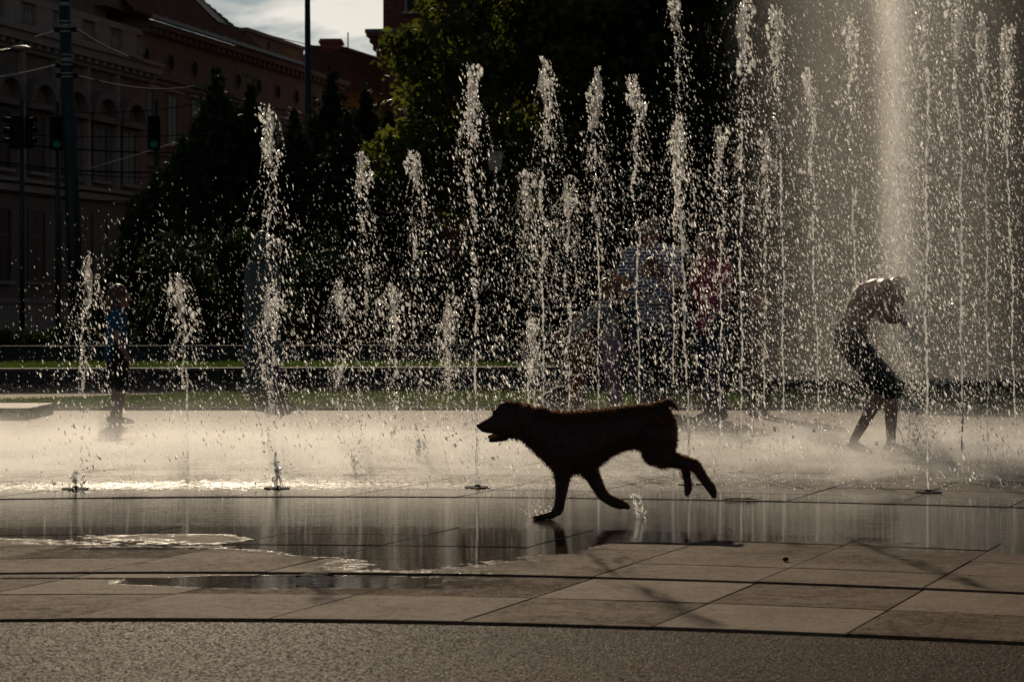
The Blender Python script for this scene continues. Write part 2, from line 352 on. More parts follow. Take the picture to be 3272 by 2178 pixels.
# plaza floor beyond the slabs that can be told apart
vs_ = [(x, rowY2(14.205, x), 0.001) for x in XS] + [(x, 22.2 + 0.02 * x, 0.001) for x in XS]
g = MB(); g.add(vs_, [(i, i + 1, n_ + i + 1, n_ + i) for i in range(n_ - 1)])
g.add([(-40, 5, -0.02), (-7, 5, -0.02), (-7, 22.2, -0.02), (-40, 22.2, -0.02)], [(0, 1, 2, 3)]); g.add([(7, 5, -0.02), (40, 5, -0.02), (40, 22.2, -0.02), (7, 22.2, -0.02)], [(0, 1, 2, 3)])
tag(g.build('plaza_pavement', 'stone_paving'), kind='structure')

# ------------------------------------------------------------------ lawns, path, low walls
mat('lawn_soil', (0.035, 0.045, 0.015), 0.95, 0.1, 0.4, 3)
mat('grass_blade', (0.085, 0.13, 0.022), 0.6, 0.3, 0.3, 2.0, trans=0.45)
mat('sand', (0.42, 0.34, 0.25), 0.9, 0.1, 0.15, 5)
mat('granite', (0.042, 0.042, 0.042), 0.9, 0.1, 0.35, 30, bump=0.3, bscale=60)
mat('cap_stone', (0.075, 0.07, 0.062), 0.85, 0.15, 0.2, 6)
mat('concrete', (0.30, 0.27, 0.23), 0.75, 0.3, 0.2, 6, bump=0.15, bscale=50)
def lawn(name, pts, z, soil='lawn_soil'):
    g = MB(); g.add([(x, y, z) for x, y in pts], [tuple(range(len(pts)))]); return tag(g.build(name, soil), kind='structure')
def blades(name, label, n, fx, z, h, par=None):
    """fx(u,v) -> x,y"""
    u = rng.random((n, 2)); xy = np.array([fx(a, b) for a, b in u]); hh = h * (0.6 + 0.8 * rng.random(n)); w = 0.006 + .006 * rng.random(n)
    an = rng.random(n) * np.pi; le = rng.normal(size=(n, 2)) * 0.35 * hh[:, None]
    b0 = np.c_[xy[:, 0] - np.cos(an) * w, xy[:, 1] - np.sin(an) * w, np.full(n, z)]; b1 = np.c_[xy[:, 0] + np.cos(an) * w, xy[:, 1] + np.sin(an) * w, np.full(n, z)]
    tp = np.c_[xy + le, z + hh]
    v = np.stack([b0, b1, tp], 1).reshape(-1, 3); f = np.arange(3 * n).reshape(-1, 3)
    o = np_mesh(name, v, f, 'grass_blade'); tag(o, label, None, None, 'stuff'); return o
lawn('lawn', [(-40, 21.6), (40, 22.2), (40, 31.6), (-40, 21.3)], 0.02)
blades('grass', 'lower strip of short grass between the plaza and the dark wall', 42000, lambda a, b: (-8 + 14.5 * a, 21.95 + (4.25 + .13 * (-8 + 14.5 * a) if -8 + 14.5 * a > -3.4 else max(.4, np.interp(-8 + 14.5 * a, [-8, -5.6, -4.6, -3.4], [.3, 1.15, 2.3, 3.6]))) * b), 0.02, 0.05)
pth = [(-40, 17.5), (-7.5, 22.0), (-5.6, 23.2), (-4.6, 24.4), (-3.4, 25.6), (-3.4, 25.85), (-40, 21.1)]
g = MB(); g.add([(x, y, 0.045) for x, y in pth], [tuple(range(len(pth)))]); tag(g.build('path', 'sand'), kind='structure')
# dark retaining wall of granite blocks with pale capping stones, upper lawn behind
wall = empty('retaining_wall', (0, 26.3, 0), math.atan(.13)); tag(wall, 'long low dark granite wall with pale capping behind the grass strip', 'wall')
x = -12.0; i = 0
while x < 12.5:
    w_ = 1.15 + 0.1 * random.random()
    MB().box(x + .004, x + w_ - .004, -0.02 - .004 * random.random(), 0.30, -0.05, 0.285).build('block', 'granite', wall)
    MB().box(x + .003, x + w_ - .003, -0.045, 0.32, 0.289, 0.325).build('capstone', 'cap_stone', wall)
    x += w_
lawn('upper_lawn', [(-40, 21.42), (40, 31.8), (40, 60), (-40, 60)], 0.30)
blades('grass', 'upper strip of short grass behind the dark granite wall', 16000, lambda a, b: (-8 + 15 * a, 26.68 + .13 * (-8 + 15 * a) + 2.4 * b), 0.30, 0.06)
wall2 = empty('terrace_wall', (0, 29.6, 0.3), math.atan(.13)); tag(wall2, 'second low dark wall behind the upper grass strip', 'wall')
x = -12.0
while x < 12:
    w_ = 1.5; MB().box(x + .004, x + w_ - .004, -0.01 - .004 * random.random(), 0.3, -0.05, 0.215).build('block', 'granite', wall2)
    MB().box(x + .003, x + w_ - .003, -0.03, 0.32, 0.218, 0.245).build('capstone', 'granite', wall2); x += w_
# flat stone block at the left edge of the plaza
sb = empty('stone_block', (G(0, 1340).x - .62, G(0, 1340).y, 0)); tag(sb, 'low flat dark stone block lying on pale paving at far left edge', 'stone')
MB().box(-1.2, 0.88, 0, 1.1, 0.0, 0.085).build('base', 'granite', sb); MB().box(-1.21, 0.89, -0.012, 1.11, 0.088, 0.108).build('top', 'concrete', sb)

# small litter on the slabs
mat('leaf_litter', (0.012, 0.009, 0.006), 0.8, 0.1, 0.3, 20); mat('pebble_stone', (0.03, 0.024, 0.02), 0.8, 0.1, 0.3, 20)
q = G(1005, 1852); g = MB(); k = 9
for i in range(k):
    t_ = i / (k - 1); w_ = .022 * math.sin(math.pi * min(1, t_ * 1.0 + .04)) + .002; zc = .012 * math.sin(t_ * 3) + .004; g.v += [(-.07 + .14 * t_, -w_ + .03 * t_, zc), (-.07 + .14 * t_, .002 + .03 * t_, zc + .008), (-.07 + .14 * t_, w_ + .03 * t_, zc + .003)]
g.f += [(3 * i + j, 3 * i + j + 1, 3 * i + 4 + j, 3 * i + 3 + j) for i in range(k - 1) for j in range(2)]
o = g.build('fallen_leaf', 'leaf_litter', None, True); o.location = (q.x, q.y, .004); tag(o, 'dark curled leaf lying in the small front puddle', 'leaf')
q = G(2510, 1795); g = MB(); g.ell((0, 0, .008), (.013, .011, .009), 9, 6); o = g.build('pebble', 'pebble_stone', None, True); o.location = (q.x, q.y, .004); tag(o, 'small dark pebble on the dry slabs below the dog\'s hind legs', 'pebble')
q = G(2370, 1598); o = empty('twig', (q.x, q.y, .004)); tag(o, 'thin forked twig lying in the water right of the hind paws', 'twig')
MB().tube([(-.09, 0, .003), (-.03, .01, .005), (.03, 0, .004), (.09, -.01, .003)], [.003, .004, .004, .002], 6).build('stem', 'leaf_litter', o, True)
MB().tube([(.02, 0, .004), (.045, -.005, .012), (.06, -.01, .02)], [.003, .002, .001], 5).build('side_shoot', 'leaf_litter', o, True)
# ------------------------------------------------------------------ trees and hedges
mat('bark', (0.05, 0.035, 0.025), 0.9, 0.1, 0.4, 8, bump=0.5, bscale=12)
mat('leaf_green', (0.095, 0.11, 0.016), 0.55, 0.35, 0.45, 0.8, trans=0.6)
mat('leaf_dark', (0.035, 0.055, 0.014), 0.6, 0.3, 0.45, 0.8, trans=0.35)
mat('conifer', (0.022, 0.036, 0.012), 0.75, 0.2, 0.4, 1.2, trans=0.15)
mat('hedge_leaf', (0.025, 0.04, 0.012), 0.7, 0.2, 0.4, 1.2, trans=0.2)

def leaf_quads(c, size, flat=0.0):
    """random leaf quads (n,3) -> verts, faces"""
    n = len(c); a = rng.normal(size=(n, 3)); a /= np.linalg.norm(a, axis=1, keepdims=True)
    b = np.cross(a, rng.normal(size=(n, 3))); b /= np.linalg.norm(b, axis=1, keepdims=True)
    s = size * (0.6 + 0.8 * rng.random(n))[:, None]
    v = np.stack([c - a * s, c + b * s * .55, c + a * s, c - b * s * .55], 1).reshape(-1, 3)
    return v, np.arange(4 * n).reshape(-1, 4)

def deciduous(loc, h, crown, label, nclump=90, per=190, leaf=0.13, trunk_r=0.2, m='leaf_green', group='tall leafy trees behind the plaza', seed=1):
    """crown: list of ellipsoids (dx,dy,dz,rx,ry,rz) relative to the base"""
    r_ = np.random.default_rng(seed); t = empty('leafy_tree', loc); tag(t, label, 'tree', group)
    z0 = min(e[2] - e[5] for e in crown)
    tb = MB(); pts = [Vector((0.15 * math.sin(k), 0.1 * math.cos(2 * k), h * .8 * k / 6)) for k in range(7)]
    tb.tube(pts, [trunk_r * (1 - .11 * k) for k in range(7)], 9)
    cl = []
    for i in range(nclump):
        e = crown[r_.integers(len(crown))]; d = r_.normal(size=3); d /= np.linalg.norm(d); rad = 0.45 + 0.55 * r_.random() ** .5
        cl.append(np.array(e[:3]) + d * rad * np.array(e[3:]))
    for i in range(0, nclump, 3):
        p = Vector(cl[i]); k = min(6, max(2, int(p.z / h * 5))); q = pts[k]
        mid = (p + q) / 2 + Vector((0, 0, -.15)); tb.tube([q, mid, p], [trunk_r * .32, trunk_r * .2, .02], 5)
    tb.build('trunk', 'bark', t, True)
    cs = []
    for c in cl:
        s = r_.uniform(.35, .8); k = int(per * r_.uniform(.6, 1.3)); q = r_.normal(size=(k, 3)); q /= np.linalg.norm(q, axis=1, keepdims=True); q *= (r_.random((k, 1)) ** .4)
        cs.append(c + q * s * np.array([1.1, 1.1, .62]))
    v, f = leaf_quads(np.concatenate(cs), leaf); np_mesh('crown', v, f, m, t); return t

def conifer(loc, h, r, label, n=9000, seed=1, m='conifer', group='dark conical evergreens in front of the buildings'):
    r_ = np.random.default_rng(seed); t = empty('evergreen', loc); tag(t, label, 'tree', group)
    MB().tube([(0, 0, 0), (0, 0, h * .5), (0.03, 0, h * .95)], [.14, .09, .015], 7).build('trunk', 'bark', t, True)
    cs = []; nb = 95
    for i in range(nb):   # upright sprays: several leading tips
        u = r_.random() ** 1.25; z = h * (.04 + .88 * u); rad = r * (1 - u ** 2.0) ** .8 * r_.uniform(.5, 1.0) * (.82 if i % 5 else 1.1); a = r_.random() * 2 * math.pi
        base = np.array([rad * math.cos(a), rad * math.sin(a), z]); k = n // nb; q = r_.normal(size=(k, 3)) * np.array([.16, .16, .30]) * (1.15 - .55 * u)
        cs.append(base + q)
    tip = r_.normal(size=(160, 3)) * np.array([.05, .05, .18]) + np.array([0, 0, h * .985]); cs.append(tip)
    c = np.concatenate(cs); c[:, 2] = np.abs(c[:, 2]); v, f = leaf_quads(c, .085); np_mesh('crown', v, f, m, t); return t

def bush(loc, rx, ry, rz, label, n=5000, seed=1, m='hedge_leaf', leaf=.06, cat='shrub', name='shrub', group='dark shrubs behind the low walls'):
    r_ = np.random.default_rng(seed); t = empty(name, loc); tag(t, label, cat, group)
    tb = MB()
    for i in range(6): a = r_.random() * 6.28; tb.tube([(0, 0, 0), (rx * .3 * math.cos(a), ry * .3 * math.sin(a), rz * .6), (rx * .6 * math.cos(a), ry * .6 * math.sin(a), rz * 1.2)], [.03, .02, .008], 5)
    tb.build('trunk', 'bark', t, True); cs = []
    for i in range(36):
        d = r_.normal(size=3); d /= np.linalg.norm(d); d[2] = abs(d[2]) * 1.0; c = d * np.array([rx, ry, rz * 1.7]) * r_.uniform(.45, .9)
        k = n // 36; cs.append(c + r_.normal(size=(k, 3)) * np.array([rx, ry * .8, rz]) * .2)
    c = np.concatenate(cs); c[:, 2] = np.abs(c[:, 2]) ; v, f = leaf_quads(c, leaf); np_mesh('crown', v, f, m, t); return t

Zl = 0.3
def at(px, Y, z=0.0): return ((px - CX) * Y / F, Y, z)
# conical evergreens (thujas)
con = [(690, 268, 44, 1.35, 'tallest twin-tipped evergreen left of the middle, before the pale facade'),
       (800, 305, 45, 1.25, 'evergreen just right of the tallest twin-tipped one'),
       (585, 480, 43, 1.2, 'lower evergreen on the left flank of the evergreen group'),
       (1058, 275, 46, 1.15, 'narrow evergreen below the yellow gable'),
       (1168, 318, 47, .9, 'slim evergreen between the yellow gable and the brick building'),
       (940, 395, 44, 1.2, 'low evergreen directly below the middle lamp pole'),
       (500, 600, 42, 1.0, 'small evergreen at the left end of the evergreen group'),
       (1110, 405, 43, 1.0, 'evergreen filling the gap between the two slim ones'),
       (1240, 400, 44, 1.1, 'evergreen in front of the foot of the brick building')]
for i, (px, py, Y, r, lab) in enumerate(con):
    h = 1 + (HY - py) * Y / F - Zl; conifer(at(px, Y, Zl), h, r * 1.3, lab, seed=20 + i, n=12000)
# dark shrub belt behind the terrace wall
sh = ['left of the big tram pole', 'just right of the big tram pole', 'behind the child in blue', 'below the small evergreen', 'below the tallest evergreen', 'behind the grey pillar',
      'right of the grey pillar', 'below the middle lamp pole', 'below the narrow evergreen', 'below the white lantern', 'left of the family group', 'behind the man in the cap',
      'behind the woman in red', 'right of the woman in red', 'left of the bent bather', 'behind the bent bather', 'right of the bent bather', 'at the far right edge']
pxs = [60, 250, 420, 570, 740, 900, 1080, 1240, 1400, 1580, 1750, 1950, 2150, 2350, 2560, 2760, 2960, 3180]
for i, (px, s_) in enumerate(zip(pxs, sh)):
    Y = 33 + 2.5 * ((i * 7) % 3); hgt = (.5 if i < 3 else random.uniform(1.3, 2.3) if i < 9 else random.uniform(2.0, 2.9))
    bush(at(px, Y, Zl), 0.75, .6, hgt * .55, 'dark dense shrub ' + s_ + ', behind the terrace wall', seed=50 + i, n=5200 if i > 2 else 2500)
# tall leafy trees
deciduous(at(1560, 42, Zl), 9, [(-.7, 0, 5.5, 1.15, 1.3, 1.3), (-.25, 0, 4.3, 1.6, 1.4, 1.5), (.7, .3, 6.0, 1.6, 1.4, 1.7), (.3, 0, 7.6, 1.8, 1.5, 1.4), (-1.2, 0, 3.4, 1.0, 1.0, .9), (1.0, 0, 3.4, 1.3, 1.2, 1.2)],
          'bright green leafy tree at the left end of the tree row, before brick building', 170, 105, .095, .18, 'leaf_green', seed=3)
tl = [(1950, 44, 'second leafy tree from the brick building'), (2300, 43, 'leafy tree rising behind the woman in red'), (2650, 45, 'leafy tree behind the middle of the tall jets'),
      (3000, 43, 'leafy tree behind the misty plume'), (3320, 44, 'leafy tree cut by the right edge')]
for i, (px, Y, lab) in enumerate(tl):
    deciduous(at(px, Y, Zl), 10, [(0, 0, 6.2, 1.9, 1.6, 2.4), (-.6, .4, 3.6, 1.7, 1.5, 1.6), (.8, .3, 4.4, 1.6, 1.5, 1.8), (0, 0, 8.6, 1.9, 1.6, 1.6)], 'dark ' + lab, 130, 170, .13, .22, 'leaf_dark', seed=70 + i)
bl = [(1760, 50), (2120, 51), (2480, 50), (2830, 51), (3180, 50)]
bn = ['behind the gap left of the man in cap', 'behind the gap between man and woman in red', 'behind the gap right of the woman in red', 'in the rear row behind the bent bather', 'in the rear row near the right edge']
for i, (px, Y) in enumerate(bl):
    deciduous(at(px, Y, Zl), 12, [(0, 0, 7.0, 2.3, 1.6, 3.0), (0, 0, 3.2, 2.3, 1.5, 2.2), (0, 0, 10.0, 2.3, 1.6, 2.0)], 'dark leafy tree ' + bn[i], 120, 150, .17, .25, 'leaf_dark', seed=90 + i)

# ------------------------------------------------------------------ buildings
mat('stucco_pink', (0.19, 0.15, 0.125), 0.85, 0.2, 0.15, 1.5, bump=0.1, bscale=20)
mat('stucco_cream', (0.19, 0.14, 0.10), 0.85, 0.2, 0.15, 1.5, bump=0.1, bscale=20)
mat('stucco_ochre', (0.28, 0.18, 0.075), 0.85, 0.2, 0.15, 1.5)
mat('trim_stone', (0.30, 0.255, 0.215), 0.8, 0.2, 0.15, 3)
mat('glass_dark', (0.012, 0.013, 0.015), 0.35, 0.12, 0.2, 2)
mat('window_wood', (0.11, 0.09, 0.075), 0.6, 0.3, 0.2, 6)
mat('shutter', (0.24, 0.23, 0.21), 0.6, 0.3, 0.2, 6)
mat('roof_tile', (0.13, 0.065, 0.045), 0.8, 0.2, 0.35, 3)
mat('lens_dark', (0.01, 0.01, 0.011), 0.7, 0.05, 0.2, 3)
mat('roof_lead', (0.10, 0.10, 0.105), 0.45, 0.5, 0.2, 4)
mat('brick_red', (0.17, 0.06, 0.045), 0.85, 0.2, 0.3, 8)
def bld(name, label, loc, rz): o = empty(name, loc, rz); tag(o, label, 'building'); return o
def bx(name, m, p, *a): return MB().box(*a).build(name, m, p)
def window(p, s, z0, z1, w, m='window_wood', frame=.09, sill=True, arch=False):
    fr = MB(); y = -0.03
    fr.box(s - w / 2 - frame, s - w / 2, y, 0.05, z0, z1); fr.box(s + w / 2, s + w / 2 + frame, y, .05, z0, z1); fr.box(s - w / 2 - frame, s + w / 2 + frame, y - .01, .05, z1, z1 + frame)
    fr.box(s - .025, s + .025, -0.012, .05, z0, z1); fr.box(s - w / 2, s + w / 2, -0.016, .05, z0 + (z1 - z0) * .64, z0 + (z1 - z0) * .64 + .05)
    o = fr.build('window', m, p); MB().box(s - w / 2, s + w / 2, -0.006, .05, z0, z1).build('pane', 'glass_dark', o)
    if sill: MB().box(s - w / 2 - .16, s + w / 2 + .16, -0.16, .03, z0 - .1, z0).build('sill', 'trim_stone', o)
    return o
def tiled_roof(p, s0, s1, y0, z0, s0t, s1t, y1, z1, rows=34, cols=46, m='roof_tile', name='roof'):
    """sloped tiled roof: overlapping courses of half-round tiles, one mesh"""
    g = MB()
    for r in range(rows):
        t0 = r / rows; t1 = (r + 1) / rows; a0 = s0 + (s0t - s0) * t0; a1 = s1 + (s1t - s1) * t0; b0 = s0 + (s0t - s0) * t1; b1 = s1 + (s1t - s1) * t1
        ya = y0 + (y1 - y0) * t0; yb = y0 + (y1 - y0) * t1; za = z0 + (z1 - z0) * t0; zb = z0 + (z1 - z0) * t1
        nn = max(4, int(cols)); vs = []
        for k in range(nn * 2 + 1):
            u = k / (nn * 2); lift = .05 if k % 2 else 0.0
            vs.append((a0 + (a1 - a0) * u, ya, za + .07 + lift)); vs.append((b0 + (b1 - b0) * u, yb, zb + .01 + lift)); vs.append((a0 + (a1 - a0) * u, ya, za - .04))
        g.add(vs, [q for k in range(nn * 2) for q in ((3 * k, 3 * k + 3, 3 * k + 4, 3 * k + 1), (3 * k + 2, 3 * k + 5, 3 * k + 3, 3 * k))])
    return g.build(name, m, p)

PH = math.atan2(1.0, (3460 - CX) / F)
A0 = (-CX * 68 / F, 68, 0)
cb = bld('corner_building', 'long pink and cream stucco building receding on the left behind tram wires', A0, PH)
# s = metres along the facade, y<0 towards us
bx('wall', 'stucco_pink', cb, -26, 11.2, 0.05, 9, 0, 10.2)
bx('wall', 'stucco_cream', cb, 11.2, 33, 0.25, 9, 0, 11.9)
bx('plinth', 'trim_stone', cb, -26, 11.2, -0.12, .05, 0, 1.3)
for z_, h_, d_ in ((9.45, .12, .18), (9.72, .28, .5), (10.0, .14, .62)): bx('cornice', 'trim_stone', cb, -26, 11.3, -d_, .05, z_, z_ + h_)
for k in range(44): bx('modillion', 'trim_stone', cb, -15 + k * .6, -14.8 + k * .6, -.42, .045, 9.57, 9.715)
for z_, h_, d_ in ((4.9, .22, .18), (5.2, .12, .28), (1.3, .15, .2)): bx('string_course', 'trim_stone', cb, -26, 11.2, -d_, .045, z_, z_ + h_)
# attic with balusters
bx('attic_rail', 'trim_stone', cb, -26, 10.9, .1, .5, 11.15, 11.38); bx('attic_base', 'trim_stone', cb, -26, 10.9, .1, .5, 10.14, 10.42)
s = -14.9
while s < 10.5:
    bx('attic_pier', 'trim_stone', cb, s, s + 1.15, .12, .48, 10.42, 11.15)
    for k in range(4):
        MB().lathe([(.05, 0), (.09, .12), (.11, .3), (.06, .5), (.08, .68), (.08, .73)], 8, (s + 1.3 + k * .24, .3, 10.42)).build('baluster', 'trim_stone', cb, True)
    s += 2.2
bx('attic_storey', 'stucco_cream', cb, -26, 9.18, .75, 6, 10.2, 12.9); bx('fire_wall', 'stucco_cream', cb, 8.2, 11.9, .27, 3.2, 11.92, 15.2)
def arch_pediment(s, z, r):
    g = MB(); n = 14; vs = []
    for k in range(n + 1):
        a = math.pi * k / n
        for rr, yy in ((r, -.34), (r * .72, -.34), (r * .72, .045), (r, .045)): vs.append((s + rr * math.cos(a), yy, z + rr * math.sin(a) * .86))
    g.add(vs, [(4 * k + i, 4 * k + (i + 1) % 4, 4 * k + 4 + (i + 1) % 4, 4 * k + 4 + i) for k in range(n) for i in range(4)]); g.box(s - r, s + r, -.3, .042, z - .22, z - .005)
    o = g.build('pediment', 'stucco_pink', cb)
    t = MB(); vs = [(s, -.02, z)] + [(s + r * .55 * math.cos(math.pi * k / n), -.02, z + .02 + r * .45 * math.sin(math.pi * k / n)) for k in range(n + 1)]
    t.add(vs, [(0, k + 1, k + 2) for k in range(n)]); t.build('tympanum', 'stucco_cream', o)
    return o
for k in range(-6, 4):
    s = 2.5 + 2.34 * k
    if s > 10.2: break
    arch_pediment(s, 7.85, 1.02); window(cb, s, 5.6, 7.45, .95)
    bx('pilaster', 'trim_stone', cb, s - 1.27, s - 1.07, -.16, .04, 5.33, 9.44)
    window(cb, s, 2.0, 4.3, 1.0)
# cream wing
for z_, h_, d_, m_ in ((11.35, .2, .2, 'stucco_cream'), (11.55, .22, .45, 'stucco_cream'), (9.75, .1, .14, 'stucco_pink'), (9.55, .14, .08, 'stucco_pink'), (6.9, .16, .12, 'stucco_pink'), (6.4, .2, .16, 'stucco_pink'), (4.9, .2, .1, 'stucco_pink')):
    bx('string_course', m_, cb, 11.25, 33, .25 - d_, .245, z_, z_ + h_)
for k in range(38): bx('modillion', 'stucco_cream', cb, 11.5 + k * .55, 11.74 + k * .55, -.08, .24, 11.38, 11.545)
p_ = MB()
for k in range(9):
    s = 11.45 + 2.24 * k; g = MB(); n = 18
    vs = [(s + rr * math.cos(2 * math.pi * j / n), yy, 10.5 + rr * math.sin(2 * math.pi * j / n)) for j in range(n) for rr, yy in ((.37, .21), (.29, .21), (.29, .245), (.37, .245))]
    g.add(vs, [(4 * j + i, 4 * j + (i + 1) % 4, 4 * ((j + 1) % n) + (i + 1) % 4, 4 * ((j + 1) % n) + i) for j in range(n) for i in range(4)])
    o = g.build('oculus', 'stucco_cream', cb); t = MB(); t.add([(s + .29 * math.cos(2 * math.pi * j / n), .235, 10.5 + .29 * math.sin(2 * math.pi * j / n)) for j in range(n)], [tuple(range(n))]); t.build('pane', 'lens_dark', o)
    if k < 9:
        w = empty('window_bay', (0, .25, 0), 0, cb)
        window(w, s + .2, 7.4, 9.25, .82); window(w, s + .2, 2.2, 4.4, .9)
        MB().box(s - .45, s + .85, -.2, .0, 9.34, 9.46).build('hood', 'trim_stone', w)
for k in range(26):     # rusticated courses
    z_ = 5.25 + k * .0; break
for k in range(8): bx('rustication', 'stucco_cream', cb, 11.27, 33, .215, .246, 7.12 + k * .3, 7.36 + k * .3) if False else None
bx('gutter', 'roof_lead', cb, 10.6, 27, -.42, -.2, 11.78, 11.92)
tiled_roof(cb, 9.2, 21.7, -.3, 11.9, 9.2, 15.7, 5.7, 17.9, 34, 52)
tiled_roof(cb, -26, 9.18, .6, 12.9, -26, 9.18, 5.7, 18.0, 30, 130)
# lit snow-guard studs along the gutter, skylight, parapet
for k in range(16): bx('gutter_hook', 'trim_stone', cb, 12 + k * .95, 12.06 + k * .95, -.36, -.3, 11.92, 12.0)
g = MB(); g.add([(18.6, .42, 12.78), (19.6, .42, 12.78), (19.2, 1.5, 13.86), (18.2, 1.5, 13.86), (18.6, .34, 12.7), (19.6, .34, 12.7), (19.2, 1.42, 13.78), (18.2, 1.42, 13.78)], [(0, 1, 2, 3), (4, 7, 6, 5), (0, 4, 5, 1), (1, 5, 6, 2), (2, 6, 7, 3), (3, 7, 4, 0)]); g.build('skylight', 'roof_lead', cb)
bx('parapet', 'stucco_cream', cb, 21.0, 27.7, .1, .6, 11.7, 12.62); bx('parapet_cap', 'trim_stone', cb, 20.9, 27.8, .0, .7, 12.62, 12.76)
for a, b in ((21.6, 23.2), (25.0, 26.9)): bx('parapet_panel', 'stucco_ochre', cb, a, b, .06, .098, 11.95, 12.45)
for k in range(6): MB().lathe([(.05, 0), (.08, .15), (.05, .4), (.07, .5)], 8, (23.5 + k * .24, .04, 11.95)).build('baluster', 'trim_stone', cb, True)

# building with hipped roof and chimney behind
hb = bld('hipped_house', 'house with dark tiled hip roof, brick chimney and yellow gable, behind the middle lamp pole', (0, 0, 0), 0)
D = 116
def Pm(px, py, Y=D): return W(px, py, Y)
a, b, c, d_ = Pm(985, 152), Pm(1098, 156), Pm(1260, 210), Pm(1330, 300)
g = MB(); zE = Pm(0, 300, D - 6).z
e1 = Pm(930, 300, D - 6); e2 = Pm(1330, 300, D - 6)
# front slope with tile courses
rows = 26; a1 = Vector((a.x, D, a.z)); b1 = Vector((b.x, D, b.z)); cc = Vector((Pm(1330, 230).x, D, Pm(1330, 230).z))
vs = []; prof = [a1, b1, cc]; low = [Vector((Pm(900, 300, D - 6).x, D - 6, zE)), Vector((Pm(1130, 300, D - 6).x, D - 6, zE)), Vector((Pm(1400, 300, D - 6).x, D - 6, zE))]
for r in range(rows + 1):
    t = r / rows
    for lift in ((0.0, .06) if r < rows else (0.0,)):
        for p, q in zip(prof, low): v = q.lerp(p, t); vs.append((v.x, v.y - lift, v.z + lift + (.0 if lift else 0)))
fs = []
for r in range(rows * 2):
    for k in range(2): fs.append((3 * r + k, 3 * r + k + 1, 3 * r + 3 + k + 1, 3 * r + 3 + k))
g.add(vs, fs); roofo = g.build('roof', 'roof_tile', hb)
def ridge(p, q, n, par):
    g = MB()
    for k in range(n):
        v = p.lerp(q, (k + .5) / n); g.ell(v, (.2, .16, .13), 8, 5)
    g.build('ridge_tiles', 'roof_tile', par, True)
ridge(a1, b1, 14, roofo); ridge(b1, cc, 26, roofo)
ch = MB(); q0, q1 = Pm(1028, 160), Pm(1090, 128); ch.box(q0.x, q1.x, D - .5, D + .6, q0.z - .6, q1.z - .25); ch.box(q0.x - .12, q1.x + .12, D - .62, D + .72, q1.z - .24, q1.z - .1); ch.box(q0.x - .06, q1.x + .06, D - .56, D + .66, q1.z - .1, q1.z)
cho = ch.build('chimney', 'brick_red', roofo)
MB().tube([Pm(1112, 168), Pm(1112, 104)], .035, 6).build('antenna', 'roof_lead', roofo)
gb = MB(); ap = Pm(1055, 278, 112); l_ = Pm(900, 318, 112); r_ = Pm(1330, 340, 112); bt = 0
gb.add([(l_.x, 112, 0), (r_.x, 112, 0), (r_.x, 112, r_.z), (ap.x, 112, ap.z), (l_.x, 112, l_.z), (l_.x, 118, 0), (r_.x, 118, 0), (r_.x, 118, r_.z), (ap.x, 118, ap.z), (l_.x, 118, l_.z)],
       [(0, 1, 2, 3, 4), (9, 8, 7, 6, 5), (0, 5, 6, 1), (1, 6, 7, 2), (2, 7, 8, 3), (3, 8, 9, 4), (4, 9, 5, 0)]); gb.build('gable', 'stucco_ochre', hb)
MB().tube([l_ + Vector((-.2, -.1, .05)), ap + Vector((0, -.1, .08)), r_ + Vector((.2, -.1, .05))], .14, 6).build('gable_moulding', 'stucco_cream', hb)
for px in (980, 1150): 
    w = empty('gable_window', (Pm(px, 0, 112).x, 111.97, 0), 0, hb); window(w, 0, 7.2, 9.2, 1.0)

# red brick building on the right of the sky gap
bb = bld('brick_building', 'tall dark red brick building with heavy cornice beside the sky gap', ((1219 - CX) * 74 / F, 74, 0), R(-6))
bx('wall', 'brick_red', bb, 0, 42, 0, 14, 0, 9.7); bx('wall', 'brick_red', bb, .05, 42, .04, 14, 10.75, 19)
for i, (d1, z1, z2) in enumerate(((.06, 9.7, 9.85), (.16, 9.85, 10.05), (.26, 10.05, 10.3), (.36, 10.3, 10.5), (.46, 10.5, 10.62))): bx('cornice', 'brick_red', bb, -d1, 42, -d1, 14, z1, z2)
bx('cornice_cap', 'roof_lead', bb, -.5, 42, -.5, 14, 10.62, 10.75)
for k in range(14): bx('pilaster', 'brick_red', bb, .3 + k * 3, .75 + k * 3, -.16, .0, 0, 9.69)
for k in range(12):
    for z0, z1 in ((1.4, 4.0), (5.6, 8.4), (11.4, 14.2), (15.4, 18)): window(bb, 1.45 + k * 3, z0, z1, 1.1, 'shutter')

# ------------------------------------------------------------------ poles, lights, wires
mat('pole_green', (0.012, 0.022, 0.020), 0.5, 0.4, 0.2, 4); mat('band_grey', (0.35, 0.34, 0.30), 0.4, 0.5, 0.2, 10)
mat('wire', (0.01, 0.01, 0.01), 0.9, 0.02, 0.1, 3); mat('wire_steel', (0.35, 0.30, 0.25), 0.3, 0.6, 0.1, 3); mat('signal_black', (0.012, 0.012, 0.013), 0.75, 0.1, 0.2, 4)
mat('lantern_glass', (0.8, 0.7, 0.58), 0.4, 0.4, 0.05, 3, trans=0.75)
def glow(name, col, st):
    m = bpy.data.materials.new(name); m.use_nodes = True; MATS[name] = m; b = m.node_tree.nodes['Principled BSDF']
    b.inputs['Base Color'].default_value = (*[c * .3 for c in col], 1); b.inputs['Emission Color'].default_value = (*col, 1); b.inputs['Emission Strength'].default_value = st
glow('signal_green', (0.0, 0.35, 0.2), 0.02)
Yp = 50
tp = empty('tram_pole', (W(250, 1133, Yp).x, Yp, 0)); tag(tp, 'thick dark leaning tram pole with pale bands at left', 'pole')
top = W(203, -60, Yp) - tp.location
